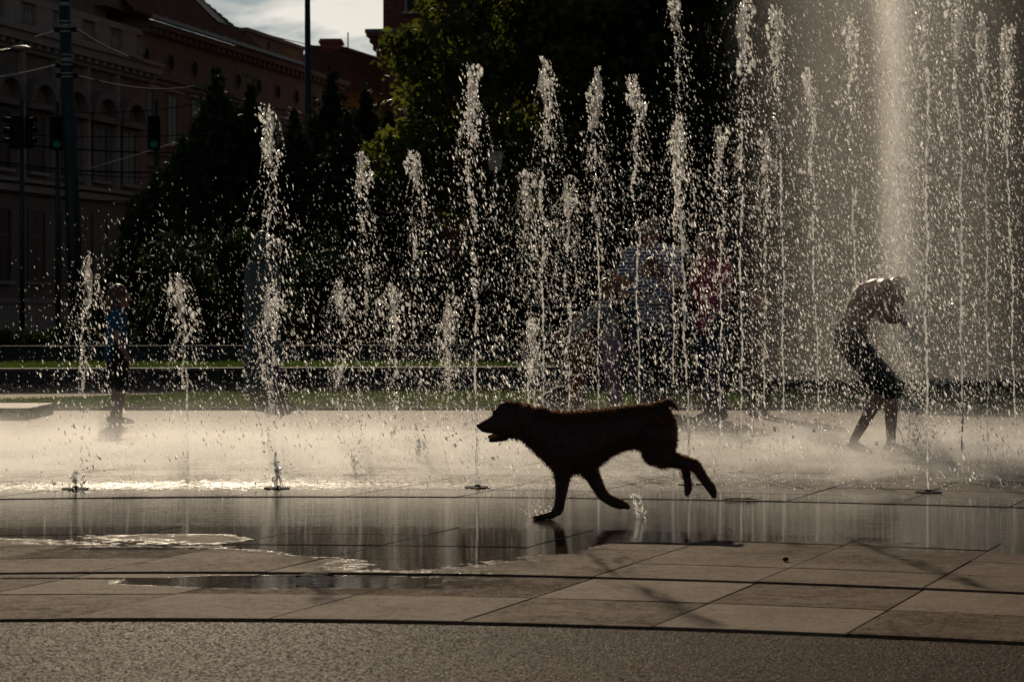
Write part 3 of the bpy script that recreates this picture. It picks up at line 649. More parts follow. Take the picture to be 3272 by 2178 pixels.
MB().tube([(0, 0, 0), top * .3, top], [.19, .17, .135], 14).build('shaft', 'pole_green', tp, True)
MB().lathe([(.3, 0), (.3, .06), (.22, .1), (.2, .35)], 14).build('base', 'pole_green', tp, True)
for py in (12, 18, 70, 82, 88, 103, 177, 190, 195, 208, 236, 247):
    t = (997 - py + 136) / (997 + 60 + 136.0); q = top * t; rr = .172 - .035 * t + .004
    MB().lathe([(rr - .01, -.016), (rr, -.012), (rr, .012), (rr - .01, .016)], 14, q).build('band', 'band_grey', tp, True)
for py in (95, 210, 242): MB().box(-.26, .26, -.05, .05, -.05, .05).build('clamp', 'signal_black', tp).location = top * ((997 - py + 136) / 1193.0)
lp = empty('lamp_pole', (W(989, 1130, 51).x, 51, 0)); tag(lp, 'slim dark lamp pole crossing the sky gap', 'pole')
MB().tube([(0, 0, 0), (-.02, 0, 3), W(982, -80, 51) - lp.location], [.12, .1, .062], 12).build('shaft', 'pole_green', lp, True)
MB().lathe([(.2, 0), (.2, .05), (.14, .1), (.13, .5)], 12).build('base', 'pole_green', lp, True)
def signal(px, py, Y, label, rz, lit, post=True, n=3):
    p = W(px, py, Y); o = empty('traffic_light', (p.x, p.y, 0), rz); tag(o, label, 'traffic light', 'tram crossing signals'); z = p.z; h = .72; w = .135
    b = MB(); b.box(-w, w, -.09, .1, z - h, z); b.box(-w * .8, w * .8, .1, .16, z - h + .03, z - .03); b.build('housing', 'signal_black', o)
    for k in range(n):
        zc = z - .13 - k * .235; g = MB(); seg = 10
        vs = [(.1 * math.cos(math.pi * j / seg) * s_, yy, zc + .1 * math.sin(math.pi * j / seg) * s_) for j in range(seg + 1) for s_, yy in ((1.0, -.09), (1.05, -.26))]
        g.add(vs, [(2 * j, 2 * j + 1, 2 * j + 3, 2 * j + 2) for j in range(seg)]); g.build('visor', 'signal_black', o)
        l = MB(); l.ell((0, -.092, zc), (.09, .02, .09), 12, 6); l.build('lens', 'signal_green' if (lit and k == n - 1) else 'lens_dark', o, True)
    if post: MB().tube([(0.05, .13, 0), (.05, .13, z + .35)], .055, 10).build('post', 'pole_green', o, True)
    MB().box(-.02, .02, .08, .2, z - .1, z - .04).build('bracket', 'signal_black', o); return o
signal(492, 372, 46, 'traffic light showing green on its own post left of the evergreens', R(10), True)
signal(180, 374, 47, 'traffic light showing green half hidden behind the tram pole', R(20), True)
signal(50, 372, 48, 'unlit traffic light nearest the left edge', R(-60), False)
signal(84, 372, 48.4, 'unlit traffic light back to back with the one at the left edge', R(60), False, post=False)
sl = empty('street_light', (W(-260, 1100, 52).x, 52, 0)); tag(sl, 'street lamp head on a thin arm reaching in from the left edge', 'street lamp')
MB().tube([(0, 0, 0), (0, 0, 6.8), W(-60, 172, 52) - sl.location, W(45, 157, 52) - sl.location], [.09, .06, .035, .03], 8).build('arm', 'pole_green', sl, True)
hd = W(66, 153, 52) - sl.location; MB().ell(hd, (.26, .12, .055), 14, 8).build('lamp_head', 'band_grey', sl, True)
def wire(px0, py0, Y0, px1, py1, Y1, label, r=.012, m='wire', sag=.12):
    a, b = W(px0, py0, Y0), W(px1, py1, Y1); pts = []
    for k in range(13):
        t = k / 12; p = a.lerp(b, t); p.z -= sag * 4 * t * (1 - t); pts.append(p)
    o = MB().tube(pts, r, 5).build('overhead_wire', m); tag(o, label, 'wire', 'tram overhead wires'); return o
WR = [(-30, 250, 50, 195, 203, 50, 'pale wire running from the left edge up to the upper clamp of the tram pole', .016, 'wire_steel', .03),
      (112, 117, 50, 195, 92, 50, 'short pale wire meeting the top clamp of the tram pole', .016, 'wire_steel', .01),
      (290, 537, 49, 640, 430, 52, 'pale shining wire rising right from beside the tram pole past the signal', .014, 'wire_steel', .02),
      (1105, 363, 50, 1290, 305, 52, 'pale shining wire running into the leafy tree beside the brick building', .014, 'wire_steel', .02),
      (240, 240, 50, 620, 275, 75, 'dark wire leaving the lower clamp of the tram pole to the right', .02, 'wire', .2),
      (240, 92, 50, 460, 195, 70, 'dark wire dropping right from the top clamp of the tram pole', .022, 'wire', .1),
      (-30, 330, 52, 640, 330, 60, 'upper of the dark wires crossing the facade', .013, 'wire', .25),
      (-30, 423, 52, 640, 428, 60, 'dark wire crossing at the height of the signals', .013, 'wire', .1),
      (-30, 450, 51, 640, 487, 58, 'dark wire crossing just below the signal heads', .02, 'wire', .1),
      (-30, 513, 51, 500, 550, 58, 'thick dark wire sloping down right below the signals', .022, 'wire', .1),
      (-30, 520, 52, 640, 565, 60, 'lowest dark wire sloping down to the right', .013, 'wire', .15),
      (-30, 610, 52, 470, 640, 58, 'faint dark wire low on the left facade', .013, 'wire', .1)]
for w_ in WR: wire(*w_[:6], w_[6], w_[7], w_[8], w_[9])
wire(745, 84, 88, 1220, 187, 100, 'thin wire running over the roofs across the sky gap', .02, 'wire', .1)
# white lantern among the spray
ln = empty('park_lantern', (W(1582, 1120, 36).x, 36, Zl)); tag(ln, 'park lamp with pale tapered lantern in front of the leafy tree', 'street lamp')
zt = W(0, 485, 36).z - Zl; zb = W(0, 545, 36).z - Zl
MB().tube([(0, 0, 0), (0, 0, zb)], [.06, .04], 10).build('post', 'pole_green', ln, True)
MB().tube([(0, 0, zb), (0, 0, zt)], [.095, .145], 6, False).build('lantern', 'lantern_glass', ln); MB().lathe([(.16, zt + .004), (.14, zt + .04), (.03, zt + .1)], 6).build('cap', 'pole_green', ln)
# rounded grey pillar
mat('pillar_grey', (0.045, 0.055, 0.05), 0.5, 0.5, 0.2, 3)
pl = empty('bollard_pillar', (W(838, 1270, 25).x, 25, 0.02)); tag(pl, 'tall grey rounded pillar standing on grass strip left of the middle', 'pillar')
MB().lathe([(.24, 0), (.24, .06), (.215, .08), (.215, 1.42), (.20, 1.5), (.155, 1.58)], 24).build('shaft', 'pillar_grey', pl, True)
MB().lathe([(.12, 1.584), (.135, 1.66), (.13, 1.76), (.10, 1.86), (.05, 1.92), (.01, 1.935)], 20).build('cap', 'pillar_grey', pl, True)
# ------------------------------------------------------------------ dog
mat('dog_fur', (0.030, 0.014, 0.008), 0.55, 0.35, 0.35, 30, bump=0.3, bscale=120)
mat('dog_hair', (0.18, 0.075, 0.032), 0.4, 0.5, 0.3, 20, trans=0.5)
mat('dog_nose', (0.008, 0.007, 0.007), 0.3, 0.5, 0.1, 20); mat('tongue', (0.45, 0.18, 0.10), 0.4, 0.5, 0.15, 20, trans=0.4)
mat('collar', (0.02, 0.02, 0.022), 0.5, 0.4, 0.1, 20); mat('steel', (0.4, 0.4, 0.4), 0.25, 0.5, 0.05, 20, metal=0.9); mat('dog_eye', (0.02, 0.01, 0.006), 0.1, 0.6, 0.05, 20)
DY = 10.36; DS = 658 * 2.6133
dog = empty('dog', (W(1450 + 1000 / 2.6133, 1655, DY).x, DY, 0)); tag(dog, 'brown wet dog trotting left through the shallow water', 'dog')
def dz(zx, zy, y=0.0): return Vector(((zx - 1000) / DS, y, (1110 - zy) / DS))
def dl(p): return p / DS
def loft(mb, st, n=18):
    """st: (zx, top, bottom, halfwidth) vertical elliptical slices, chest fuller below"""
    vs = []
    for zx, t, b, hw in st:
        c = (t + b) / 2; hh = (b - t) / 2
        for k in range(n):
            a = 2 * math.pi * k / n; w = hw * math.cos(a); e = math.sin(a)
            vs.append(dz(zx, c - hh * e, dl(w * (1 - .12 * e))))
    m = len(st)
    mb.add(vs, [(i * n + k, i * n + (k + 1) % n, (i + 1) * n + (k + 1) % n, (i + 1) * n + k) for i in range(m - 1) for k in range(n)] + [tuple(range(n - 1, -1, -1)), tuple(range((m - 1) * n, m * n))])
def chain(mb, pts, y0=0, y1=None, n=12):
    """pts (zx,zy,r)"""
    y1 = y0 if y1 is None else y1; m = len(pts)
    P = [dz(p[0], p[1], dl(y0 + (y1 - y0) * i / (m - 1))) for i, p in enumerate(pts)]
    gr = lambda r: r * 1.03 + 1.5
    for i in range(m - 1): mb.cap(P[i], P[i + 1], dl(gr(pts[i][2])), dl(gr(pts[i + 1][2])), n)
d = MB()
loft(d, [(585, 166, 478, 88), (640, 188, 530, 96), (700, 203, 588, 108), (770, 214, 655, 128), (840, 224, 722, 146), (910, 226, 742, 158), (1000, 222, 748, 166), (1090, 216, 742, 166), (1190, 208, 700, 158), (1290, 198, 612, 136), (1390, 184, 558, 122),
         (1490, 172, 534, 118), (1590, 163, 546, 128), (1680, 160, 580, 134), (1750, 168, 590, 126), (1805, 205, 580, 108), (1842, 280, 560, 84), (1862, 375, 500, 40)])
# head: skull + muzzle + jaw
loft(d, [(322, 215, 400, 40), (345, 190, 412, 62), (400, 157, 428, 80), (470, 138, 442, 90), (545, 150, 456, 92), (620, 178, 492, 92)])
loft(d, [(200, 326, 352, 20), (214, 316, 372, 30), (235, 303, 390, 36), (270, 284, 398, 40), (320, 256, 405, 46), (380, 230, 415, 60)])
chain(d, [(420, 425, 40), (360, 448, 26), (312, 458, 19)])
for s in (-1, 1):   # cheek, brow, hanging ear flaps
    d.ell(dz(430, 300, dl(62 * s)), (dl(70), dl(28), dl(80)), 12, 8); d.ell(dz(345, 215, dl(38 * s)), (dl(24), dl(20), dl(18)), 10, 6)
    M = Matrix.Rotation(R(-14), 3, 'Y'); d.ell(dz(585, 268, dl(94 * s)), (dl(58), dl(18), dl(96)), 12, 8, M); d.ell(dz(615, 200, dl(84 * s)), (dl(42), dl(20), dl(40)), 10, 6)
d.ell(dz(720, 215, 0), (dl(70), dl(60), dl(26)), 10, 6); d.ell(dz(430, 168, 0), (dl(60), dl(52), dl(30)), 10, 6)
# tail (short, thick, tip hanging)
chain(d, [(1690, 200, 50), (1762, 158, 30), (1800, 146, 24), (1845, 178, 17), (1872, 206, 7)])
d.cap(dz(1776, 150), dz(1782, 122), dl(17), dl(8))
# near fore leg, planted
chain(d, [(895, 560, 105), (905, 690, 80), (906, 770, 62), (898, 860, 50), (886, 950, 43), (874, 1020, 42)], -85, -85)
chain(d, [(874, 1020, 38), (846, 1052, 36), (800, 1080, 32)], -85, -85)
for s in (-1.5, -.5, .5, 1.5): chain(d, [(825, 1068, 30), (755, 1084, 26), (705 + 8 * abs(s), 1088, 22), (668 + 10 * abs(s), 1096, 15)], -85 + 15 * s, -85 + 20 * s, 8)
d.ell(dz(885, 1068, dl(-85)), (dl(12), dl(12), dl(14)), 8, 6)
# far fore leg, swinging back
chain(d, [(1040, 600, 100), (1120, 690, 84), (1165, 770, 60), (1205, 850, 50), (1245, 920, 45)], 85, 80)
chain(d, [(1245, 920, 45), (1285, 955, 40), (1340, 985, 42), (1395, 1000, 42)], 80, 80)
for s in (-1.5, -.5, .5, 1.5): chain(d, [(1380, 996, 32), (1420, 1006, 31), (1456, 1022, 20)], 80 + 14 * s, 80 + 18 * s, 8)
# hind legs: thigh, shank to hock, metatarsus, paw
for y, hk, ft in ((-70, (2000, 662), [(2000, 662, 44), (2060, 745, 36), (2110, 818, 34), (2140, 850, 38)]), (70, (1930, 640), [(1930, 640, 40), (1946, 730, 36), (1958, 810, 31), (1962, 850, 33)])):
    chain(d, [(1690, 420, 150), (1690, 540, 122), (1740, 600, 84), (1830, 628, 56), hk + (42,)], y, y)
    chain(d, ft, y, y); ex, ey, _ = ft[-1]
    tx, ty = (2166, 925) if y < 0 else (1950, 918)
    for s in (-1.5, -.5, .5, 1.5): chain(d, [(ex, ey, 30), ((ex + tx) / 2 + 4, (ey + ty) / 2, 29), (tx, ty - 10 * abs(s) * .5, 17)], y + 12 * s, y + 16 * s, 8)
d.ell(dz(1700, 520, 0), (dl(110), dl(120), dl(90)), 12, 8)
body = fuse(d, 'body', 'dog_fur', dog, voxel=0.0062, smooth=3)
# fur: short strands growing from the body, longer under chest, belly, thigh
me = body.data; nv = len(me.vertices); co = np.empty(nv * 3, np.float32); me.vertices.foreach_get('co', co); co = co.reshape(-1, 3)
no = np.empty(nv * 3, np.float32); me.vertices.foreach_get('normal', no); no = no.reshape(-1, 3)
wt = .35 + 1.6 * np.clip(no[:, 2], 0, 1); pick = rng.choice(nv, 52000, p=wt / wt.sum()); p = co[pick] + rng.normal(size=(len(pick), 3)) * .002; q = no[pick]
zxv = p[:, 0] * DS + 1000; zyv = 1110 - p[:, 2] * DS
ln_ = np.full(len(p), .009); ln_ = np.where(q[:, 2] > .45, .008 + .006 * rng.random(len(p)), ln_); ln_ = np.where((q[:, 2] < -.1) & (zyv < 780) & (zxv > 440), .017, ln_); ln_ = np.where((zxv > 1780) & (zxv < 1880) & (zyv > 250), .013, ln_)
ln_ = np.where((zxv < 420), .003, ln_); ln_ = np.where((zyv > 780), .007, ln_); ln_ = np.where((zyv > 950), .0035, ln_)
flow = np.c_[np.full(len(p), .75), np.zeros(len(p)), np.full(len(p), -.35)]; flow[zyv > 720] = (0.1, 0, -1)
dr = q * .75 + flow * .6 + rng.normal(size=p.shape) * .25; dr /= np.linalg.norm(dr, axis=1, keepdims=True)
sd = np.cross(dr, rng.normal(size=p.shape)); sd /= np.linalg.norm(sd, axis=1, keepdims=True); L_ = ln_[:, None] * (.6 + .8 * rng.random((len(p), 1)))
v = np.stack([p - sd * .0011 - q * .001, p + sd * .0011 - q * .001, p + dr * L_], 1).reshape(-1, 3)
o = np_mesh('fur', v, np.arange(len(v)).reshape(-1, 3), 'dog_hair', dog); o['kind'] = 'stuff'
MB().ell(dz(203, 338), (dl(13), dl(22), dl(17)), 12, 8).build('nose', 'dog_nose', dog, True)
for s in (-1, 1): MB().ell(dz(340, 252, dl(50 * s)), (dl(12), dl(8), dl(11)), 10, 6).build('eye', 'dog_eye', dog, True)
tg = MB()
for a in range(6): tg.cap(dz(390 - 15 * a, 412 + 3 * a, 0), dz(375 - 15 * a, 415 + 3 * a, 0), dl(26 - a), dl(25 - a), 8)
fuse(tg, 'tongue', 'tongue', dog, .006, 2)
# collar: ring around the neck
cg = MB(); n = 28; vs = []
for k in range(n):
    a = 2 * math.pi * k / n
    for w_, o_ in ((-12, 0), (12, 0), (12, 7), (-12, 7)):
        t, b_ = 172, 497; c_ = (t + b_) / 2; hh = (b_ - t) / 2 + 6 + o_; vs.append(dz(596 + w_ - .12 * hh * math.sin(a), c_ - hh * math.sin(a), dl((98 + o_) * math.cos(a))))
cg.add(vs, [(4 * k + i, 4 * k + (i + 1) % 4, 4 * ((k + 1) % n) + (i + 1) % 4, 4 * ((k + 1) % n) + i) for k in range(n) for i in range(4)])
co_ = cg.build('collar', 'collar', dog)
rg = MB(); rg.tube([dz(612 + 14 * math.cos(t * .5236), 503 + 14 * math.sin(t * .5236), .004 * math.sin(t)) for t in range(13)], dl(3), 6); rg.build('ring', 'steel', co_, True)
# ------------------------------------------------------------------ people
mat('skin', (0.30, 0.16, 0.11), 0.5, 0.4, 0.12, 12); mat('hair_brown', (0.10, 0.045, 0.022), 0.45, 0.5, 0.35, 40, trans=0.2); mat('hair_red', (0.20, 0.08, 0.03), 0.45, 0.5, 0.35, 40, trans=0.3); mat('hair_dark', (0.03, 0.02, 0.015), 0.45, 0.5, 0.3, 40)
mat('cloth_blue', (0.012, 0.10, 0.18), 0.8, 0.2, 0.12, 14, trans=0.15); mat('cloth_black', (0.018, 0.02, 0.018), 0.8, 0.2, 0.2, 14); mat('cloth_red', (0.50, 0.07, 0.12), 0.8, 0.2, 0.12, 14, trans=0.15)
mat('denim', (0.035, 0.055, 0.09), 0.85, 0.2, 0.25, 20); mat('cloth_grey', (0.22, 0.23, 0.23), 0.85, 0.2, 0.15, 14, trans=0.1); mat('cloth_khaki', (0.20, 0.18, 0.13), 0.85, 0.2, 0.15, 14); mat('cloth_lilac', (0.28, 0.20, 0.26), 0.85, 0.2, 0.15, 14, trans=.1)
mat('cloth_rust', (0.20, 0.07, 0.035), 0.85, 0.2, 0.2, 14); mat('shoe', (0.06, 0.06, 0.06), 0.6, 0.3, 0.2, 14); mat('eye_dark', (0.02, 0.015, 0.012), 0.15, 0.6, 0.05, 14)
def stripe_mat(name, c0, c1, freq):
    m = bpy.data.materials.new(name); m.use_nodes = True; MATS[name] = m; t = m.node_tree; b = t.nodes['Principled BSDF']; b.inputs['Roughness'].default_value = .85
    tc_ = nd(m, 'ShaderNodeTexCoord'); wv = nd(m, 'ShaderNodeTexWave'); wv.bands_direction = 'Z'; wv.inputs['Scale'].default_value = freq; wv.inputs['Distortion'].default_value = .6; wv.inputs['Detail'].default_value = 1
    t.links.new(tc_.outputs['Object'], wv.inputs['Vector']); rp = nd(m, 'ShaderNodeValToRGB'); rp.color_ramp.interpolation = 'CONSTANT'; rp.color_ramp.elements[1].position = .5
    rp.color_ramp.elements[0].color = (*c0, 1); rp.color_ramp.elements[1].color = (*c1, 1); t.links.new(wv.outputs['Fac'], rp.inputs[0]); t.links.new(rp.outputs[0], b.inputs['Base Color'])
stripe_mat('stripe_blue', (.50, .53, .60), (.06, .075, .12), 9.0); stripe_mat('stripe_grey', (.45, .46, .50), (.07, .08, .10), 9.0)

# joints in a 1.70 m body: x = the person's right(+), y = forward(+), z up
BASE = dict(head=(0, .02, 1.58), neck=(0, 0, 1.43), chest=(0, 0, 1.25), waist=(0, 0, 1.05), pelvis=(0, 0, .92), shR=(.18, 0, 1.39), shL=(-.18, 0, 1.39), elR=(.23, -.03, 1.10), elL=(-.23, -.03, 1.10),
            wrR=(.24, .08, .86), wrL=(-.24, .08, .86), hiR=(.095, 0, .90), hiL=(-.095, 0, .90), knR=(.10, .02, .48), knL=(-.10, .02, .48), anR=(.10, -.02, .08), anL=(-.10, -.02, .08))
def person(label, loc, rz, H, pose={}, shirt='cloth_grey', sleeve=.6, trousers=('denim', 1.0), hair='short', hairm='hair_brown', shoes=True, build=1.0, look=(0, 1, 0), shirt_len=.0, torso_bare=False, group=None, voxel=.0125, hm=1.0):
    k = H / 1.70; J = {n: Vector(pose.get(n, v)) * k for n, v in BASE.items()}; t = empty('person', loc, rz); tag(t, label, 'person', group)
    b = MB(); w = build * k
    lk_ = Vector(look).normalized(); up = Vector((0, 0, 1)); rt = lk_.cross(up).normalized(); up2 = rt.cross(lk_); M = Matrix((rt, lk_, up2)).transposed(); hd = J['head']
    def hp(x, y, z): return hd + M @ (Vector((x, y, z)) * k * hm)
    hk_ = k * hm
    b.ell(hd, (.075 * hk_, .092 * hk_, .112 * hk_), 14, 10, M); b.ell(hp(0, .022, -.062), (.056 * hk_, .066 * hk_, .056 * hk_), 12, 8, M)
    b.cap(hp(0, .088, .012), hp(0, .112, -.022), .010 * hk_, .016 * hk_, 8); b.ell(hp(0, .085, -.066), (.025 * hk_, .013 * hk_, .010 * hk_), 8, 6, M)
    for s in (-1, 1): b.ell(hp(.078 * s, -.005, -.01), (.012 * hk_, .022 * hk_, .034 * hk_), 8, 6, M); b.ell(hp(.03 * s, .078, .028), (.024 * hk_, .016 * hk_, .010 * hk_), 8, 6, M)
    b.cap(hp(0, -.02, -.07), J['neck'] - (J['neck'] - J['chest']) * .1, .056 * w, .062 * w)
    b.cap(J['neck'].lerp(J['chest'], .25), J['chest'], .075 * w, .12 * w); b.cap(J['chest'], J['waist'], .125 * w, .115 * w); b.cap(J['waist'], J['pelvis'], .115 * w, .12 * w)
    ax = (J['shR'] - J['shL']).normalized()
    for a in ('chest', 'waist'): b.cap(J[a] - ax * .055 * w, J[a] + ax * .055 * w, .105 * w, .105 * w)
    b.cap(J['hiL'], J['hiR'], .105 * w, .105 * w)
    for s in 'RL':
        sh, el, wr, hi, kn, an = (J[n + s] for n in ('sh', 'el', 'wr', 'hi', 'kn', 'an'))
        b.cap(J['neck'].lerp(sh, .35), sh, .06 * w, .062 * w); b.cap(sh, el, .054 * w, .042 * w); b.cap(el, wr, .042 * w, .027 * w)
        b.cap(hi, kn, .088 * w, .056 * w); b.cap(kn, kn.lerp(an, .35), .056 * w, .058 * w); b.cap(kn.lerp(an, .35), an, .058 * w, .036 * w)
        fd = pose.get('ft' + s); fd = Vector(fd) if fd else Vector((0, 1, -.22)); fd.normalize()
        he = an + Vector((0, 0, -.035 * k)) - Vector((fd.x, fd.y, 0)) * .035 * k; b.cap(an, he, .036 * w, .034 * w); b.cap(he, an + fd * .10 * k + Vector((0, 0, -.03 * k)), .034 * w, .038 * w); b.cap(an + fd * .10 * k + Vector((0, 0, -.03 * k)), an + fd * .16 * k + Vector((0, 0, -.035 * k)), .036 * w, .026 * w)
        # hand: palm + four fingers + thumb
        dh = (wr - el).normalized(); sd = dh.cross(Vector((0, 1, .3))).normalized(); nn = sd.cross(dh)
        b.cap(wr, wr + dh * .07 * k, .026 * w, .032 * w)
        for q, fl in ((-1.5, .055), (-.5, .07), (.5, .066), (1.5, .05)):
            f0 = wr + dh * .085 * k + sd * .017 * q * k; f1 = f0 + (dh * .6 + nn * .18) * fl * k; f2 = f1 + (dh * .35 + nn * .35) * fl * k; b.cap(f0, f1, .0095 * k, .009 * k, 6); b.cap(f1, f2, .009 * k, .008 * k, 6)
        th = wr + dh * .03 * k + sd * .028 * k * (1 if s == 'R' else -1); b.cap(th, th + (dh * .5 + sd * (.6 if s == 'R' else -.6) + nn * .2) * .055 * k, .012 * k, .010 * k, 6)
    body = fuse(b, 'body', 'skin', t, voxel * max(.8, k), 3)
    for s in (-1, 1): MB().ell(hp(.031 * s, .084, .012), (.012 * hk_, .008 * hk_, .008 * hk_), 8, 6, M).build('eye', 'eye_dark', t, True)
    e = .014 * k
    if not torso_bare:
        c = MB(); c.cap(J['neck'].lerp(J['chest'], .3), J['chest'], .07 * w + e, .12 * w + e); c.cap(J['chest'], J['waist'], .125 * w + e, .118 * w + e); lo = J['pelvis'] + (J['pelvis'] - J['waist']) * shirt_len; c.cap(J['waist'], lo, .12 * w + e, .13 * w + e * 1.3)
        for a in ('chest', 'waist'): c.cap(J[a] - ax * .055 * w, J[a] + ax * .055 * w, .105 * w + e, .105 * w + e)
        c.cap(lo - ax * .06 * w, lo + ax * .06 * w, .105 * w + e, .105 * w + e)
        for s in 'RL':
            sh, el, wr = J['sh' + s], J['el' + s], J['wr' + s]; c.cap(J['neck'].lerp(sh, .4), sh, .06 * w + e * .6, .064 * w + e); c.cap(sh, sh.lerp(el, min(1, sleeve)), .058 * w + e, (.058 - .014 * min(1, sleeve)) * w + e * 1.3)
            if sleeve > 1: c.cap(el, el.lerp(wr, sleeve - 1), .044 * w + e, .034 * w + e)
        fuse(c, 'shirt', shirt, t, voxel * max(.8, k), 3)
    if trousers:
        c = MB(); c.cap(J['hiL'], J['hiR'], .108 * w + e, .108 * w + e); c.cap(J['pelvis'], J['pelvis'].lerp(J['waist'], .45), .122 * w + e, .118 * w + e); L_ = trousers[1]
        for s in 'RL':
            hi, kn, an = J['hi' + s], J['kn' + s], J['an' + s]
            if L_ <= .62: c.cap(hi, hi.lerp(kn, min(1, L_ / .5)), .092 * w + e * 1.3, .082 * w + e * 2.0)
            else: c.cap(hi, kn, .09 * w + e * 1.2, .064 * w + e * 1.3); c.cap(kn, kn.lerp(an, (L_ - .5) * 2 * .95), .064 * w + e * 1.3, .052 * w + e * 1.3)
        fuse(c, 'trousers' if L_ > .63 else 'shorts', trousers[0], t, voxel * max(.8, k), 3)
    if shoes:
        for s in 'RL':
            an = J['an' + s]; fd = pose.get('ft' + s); fd = Vector(fd) if fd else Vector((0, 1, -.22)); fd.normalize(); c = MB(); f2 = Vector((fd.x, fd.y, 0))
            c.cap(an + Vector((0, 0, -.03 * k)) - f2 * .04 * k, an + fd * .10 * k + Vector((0, 0, -.032 * k)), .044 * w, .046 * w); c.cap(an + fd * .10 * k + Vector((0, 0, -.032 * k)), an + fd * .165 * k + Vector((0, 0, -.036 * k)), .045 * w, .034 * w); fuse(c, 'shoe', 'shoe', t, .011, 2)
    c = MB()
    if hair in ('short', 'bob', 'long', 'pony', 'curly'):
        c.ell(hp(0, -.018, .028), (.088 * hk_, .098 * hk_, .10 * hk_), 14, 10, M)
        if hair in ('bob', 'long'): 
            for s in (-1, 1): c.cap(hp(.07 * s, -.03, .0), hp(.072 * s, -.035, -.12 if hair == 'bob' else -.2), .034 * hk_, .028 * hk_)
            c.cap(hp(0, -.07, 0), hp(0, -.075, -.13 if hair == 'bob' else -.26), .07 * hk_, .05 * hk_)
        if hair == 'pony': c.cap(hp(0, -.1, .03), hp(0, -.15, -.03), .03 * hk_, .035 * hk_); c.cap(hp(0, -.15, -.03), hp(0, -.13, -.2), .035 * hk_, .015 * hk_)
        if hair == 'curly':
            r_ = random.Random(5)
            for i in range(70):
                u = r_.uniform(0, 6.28); z = r_.uniform(-.30, .10); rr = .098 if z > -.1 else .11
                if math.sin(u) > .5 and z < .05: continue
                c.ell(hp(rr * math.cos(u) * math.sqrt(max(.1, 1 - max(0, z) * 70 * max(0, z))), rr * math.sin(u) - .03, z), (.034 * hk_,) * 3, 7, 5)
        h = fuse(c, 'hair', hairm, t, .010 * max(.8, k), 1)
    if hair == 'cap':
        c.ell(hp(0, -.03, -.01), (.083 * hk_, .085 * hk_, .09 * hk_), 12, 8, M); fuse(c, 'hair', hairm, t, .011, 1)
        g = MB(); g.ell(hp(0, -.005, .05), (.09 * hk_, .105 * hk_, .075 * hk_), 14, 10, M); g.ell(hp(0, .115, .03), (.07 * hk_, .065 * hk_, .012 * hk_), 12, 6, M); fuse(g, 'cap', 'cloth_khaki', t, .010, 2)
    return t

# child in blue shirt on the left, back turned slightly, standing with feet together
p = G(372, 1352); Hc = (1352 - 908) * p.y / F
person('child in blue T-shirt and dark shorts standing on the pale paving at left', (p.x, p.y, 0), R(-62), Hc, dict(head=(0, .04, 1.545), knR=(.06, .05, .48), knL=(-.06, .03, .48), anR=(.05, .02, .08), anL=(-.05, -.03, .08), hiR=(.085, 0, .86), hiL=(-.085, 0, .86), pelvis=(0, 0, .88), neck=(0, 0, 1.38), shR=(.165, 0, 1.33), shL=(-.165, 0, 1.33), elR=(.215, -.06, 1.05), elL=(-.2, -.02, 1.06), wrR=(.2, .06, .84), wrL=(-.19, .12, .86)),
       'cloth_blue', .55, ('cloth_black', .5), 'bob', 'hair_brown', True, 1.0, (0.1, 1, -.08), shirt_len=.25, hm=1.25)
# bather bent forward under the plume, facing right/away
p = G(2775, 1450); Hb = 1.5
person('bather in dark shorts bent forward under the misty plume', (p.x, p.y, 0), R(-82), Hb,
       dict(pelvis=(0, -.17, .93), hiR=(.095, -.16, .90), hiL=(-.095, -.16, .90), waist=(0, -.12, 1.06), chest=(0, -.02, 1.25), neck=(0, .12, 1.36), head=(0, .24, 1.30), shR=(.18, .09, 1.34), shL=(-.18, .09, 1.34), elR=(.20, .17, 1.08), elL=(-.20, .19, 1.08), wrR=(.04, .25, 1.10), wrL=(-.06, .27, 1.06),
            knR=(.10, .10, .55), knL=(-.10, .22, .53), anR=(.10, -.15, .12), anL=(-.10, .22, .08), ftR=(0, .8, -.45)), trousers=('cloth_black', .62), hair='short', hairm='hair_dark', shoes=False, look=(0, .5, -.85), torso_bare=True)
# family group behind the spray
def standing(px, pyf, pyt): q = G(px, pyf); return (q.x, q.y, 0), (pyf - pyt) * q.y / F
l, H = standing(2080, 1318, 698)
person('man in cap and blue striped shirt standing at the back of the family group', l, R(160), H * .99, dict(elR=(.26, .10, 1.12), wrR=(.12, .28, 1.08), elL=(-.27, .1, 1.12), wrL=(-.12, .28, 1.10)), 'stripe_blue', .6, ('denim', 1.0), 'cap', 'hair_dark', True, 1.12, (.15, 1, -.25), shirt_len=.3)
l, H = standing(2095, 1345, 818)
person('red-haired woman in grey striped shirt raising her arms before the man in cap', l, R(70), H, dict(shR=(.17, .04, 1.40), shL=(-.17, .04, 1.40), elR=(.22, .26, 1.36), wrR=(.1, .42, 1.48), elL=(-.22, .26, 1.30), wrL=(-.10, .46, 1.40), head=(0, .05, 1.57)), 'stripe_grey', .6, ('cloth_black', 1.0), 'long', 'hair_red', True, 1.05, (0, 1, .05), shirt_len=.5)
l, H = standing(1955, 1345, 890)
person('child with grey sleeves and lilac dress leaning left with arm stretched out', l, R(95), H, dict(neck=(0, .10, 1.40), chest=(0, .06, 1.24), head=(0, .06, 1.56), shR=(.15, .12, 1.36), shL=(-.15, .10, 1.36), elR=(.18, .34, 1.20), wrR=(.14, .60, 1.06), elL=(-.2, .30, 1.16), wrL=(-.16, .52, 1.0), knR=(.1, -.02, .48), anR=(.1, -.14, .08)), 'cloth_grey', 1.9, ('cloth_lilac', .75), 'pony', 'hair_red', True, 1.0, (0, 1, -.2), hm=1.2)
l, H = standing(2275, 1345, 738)
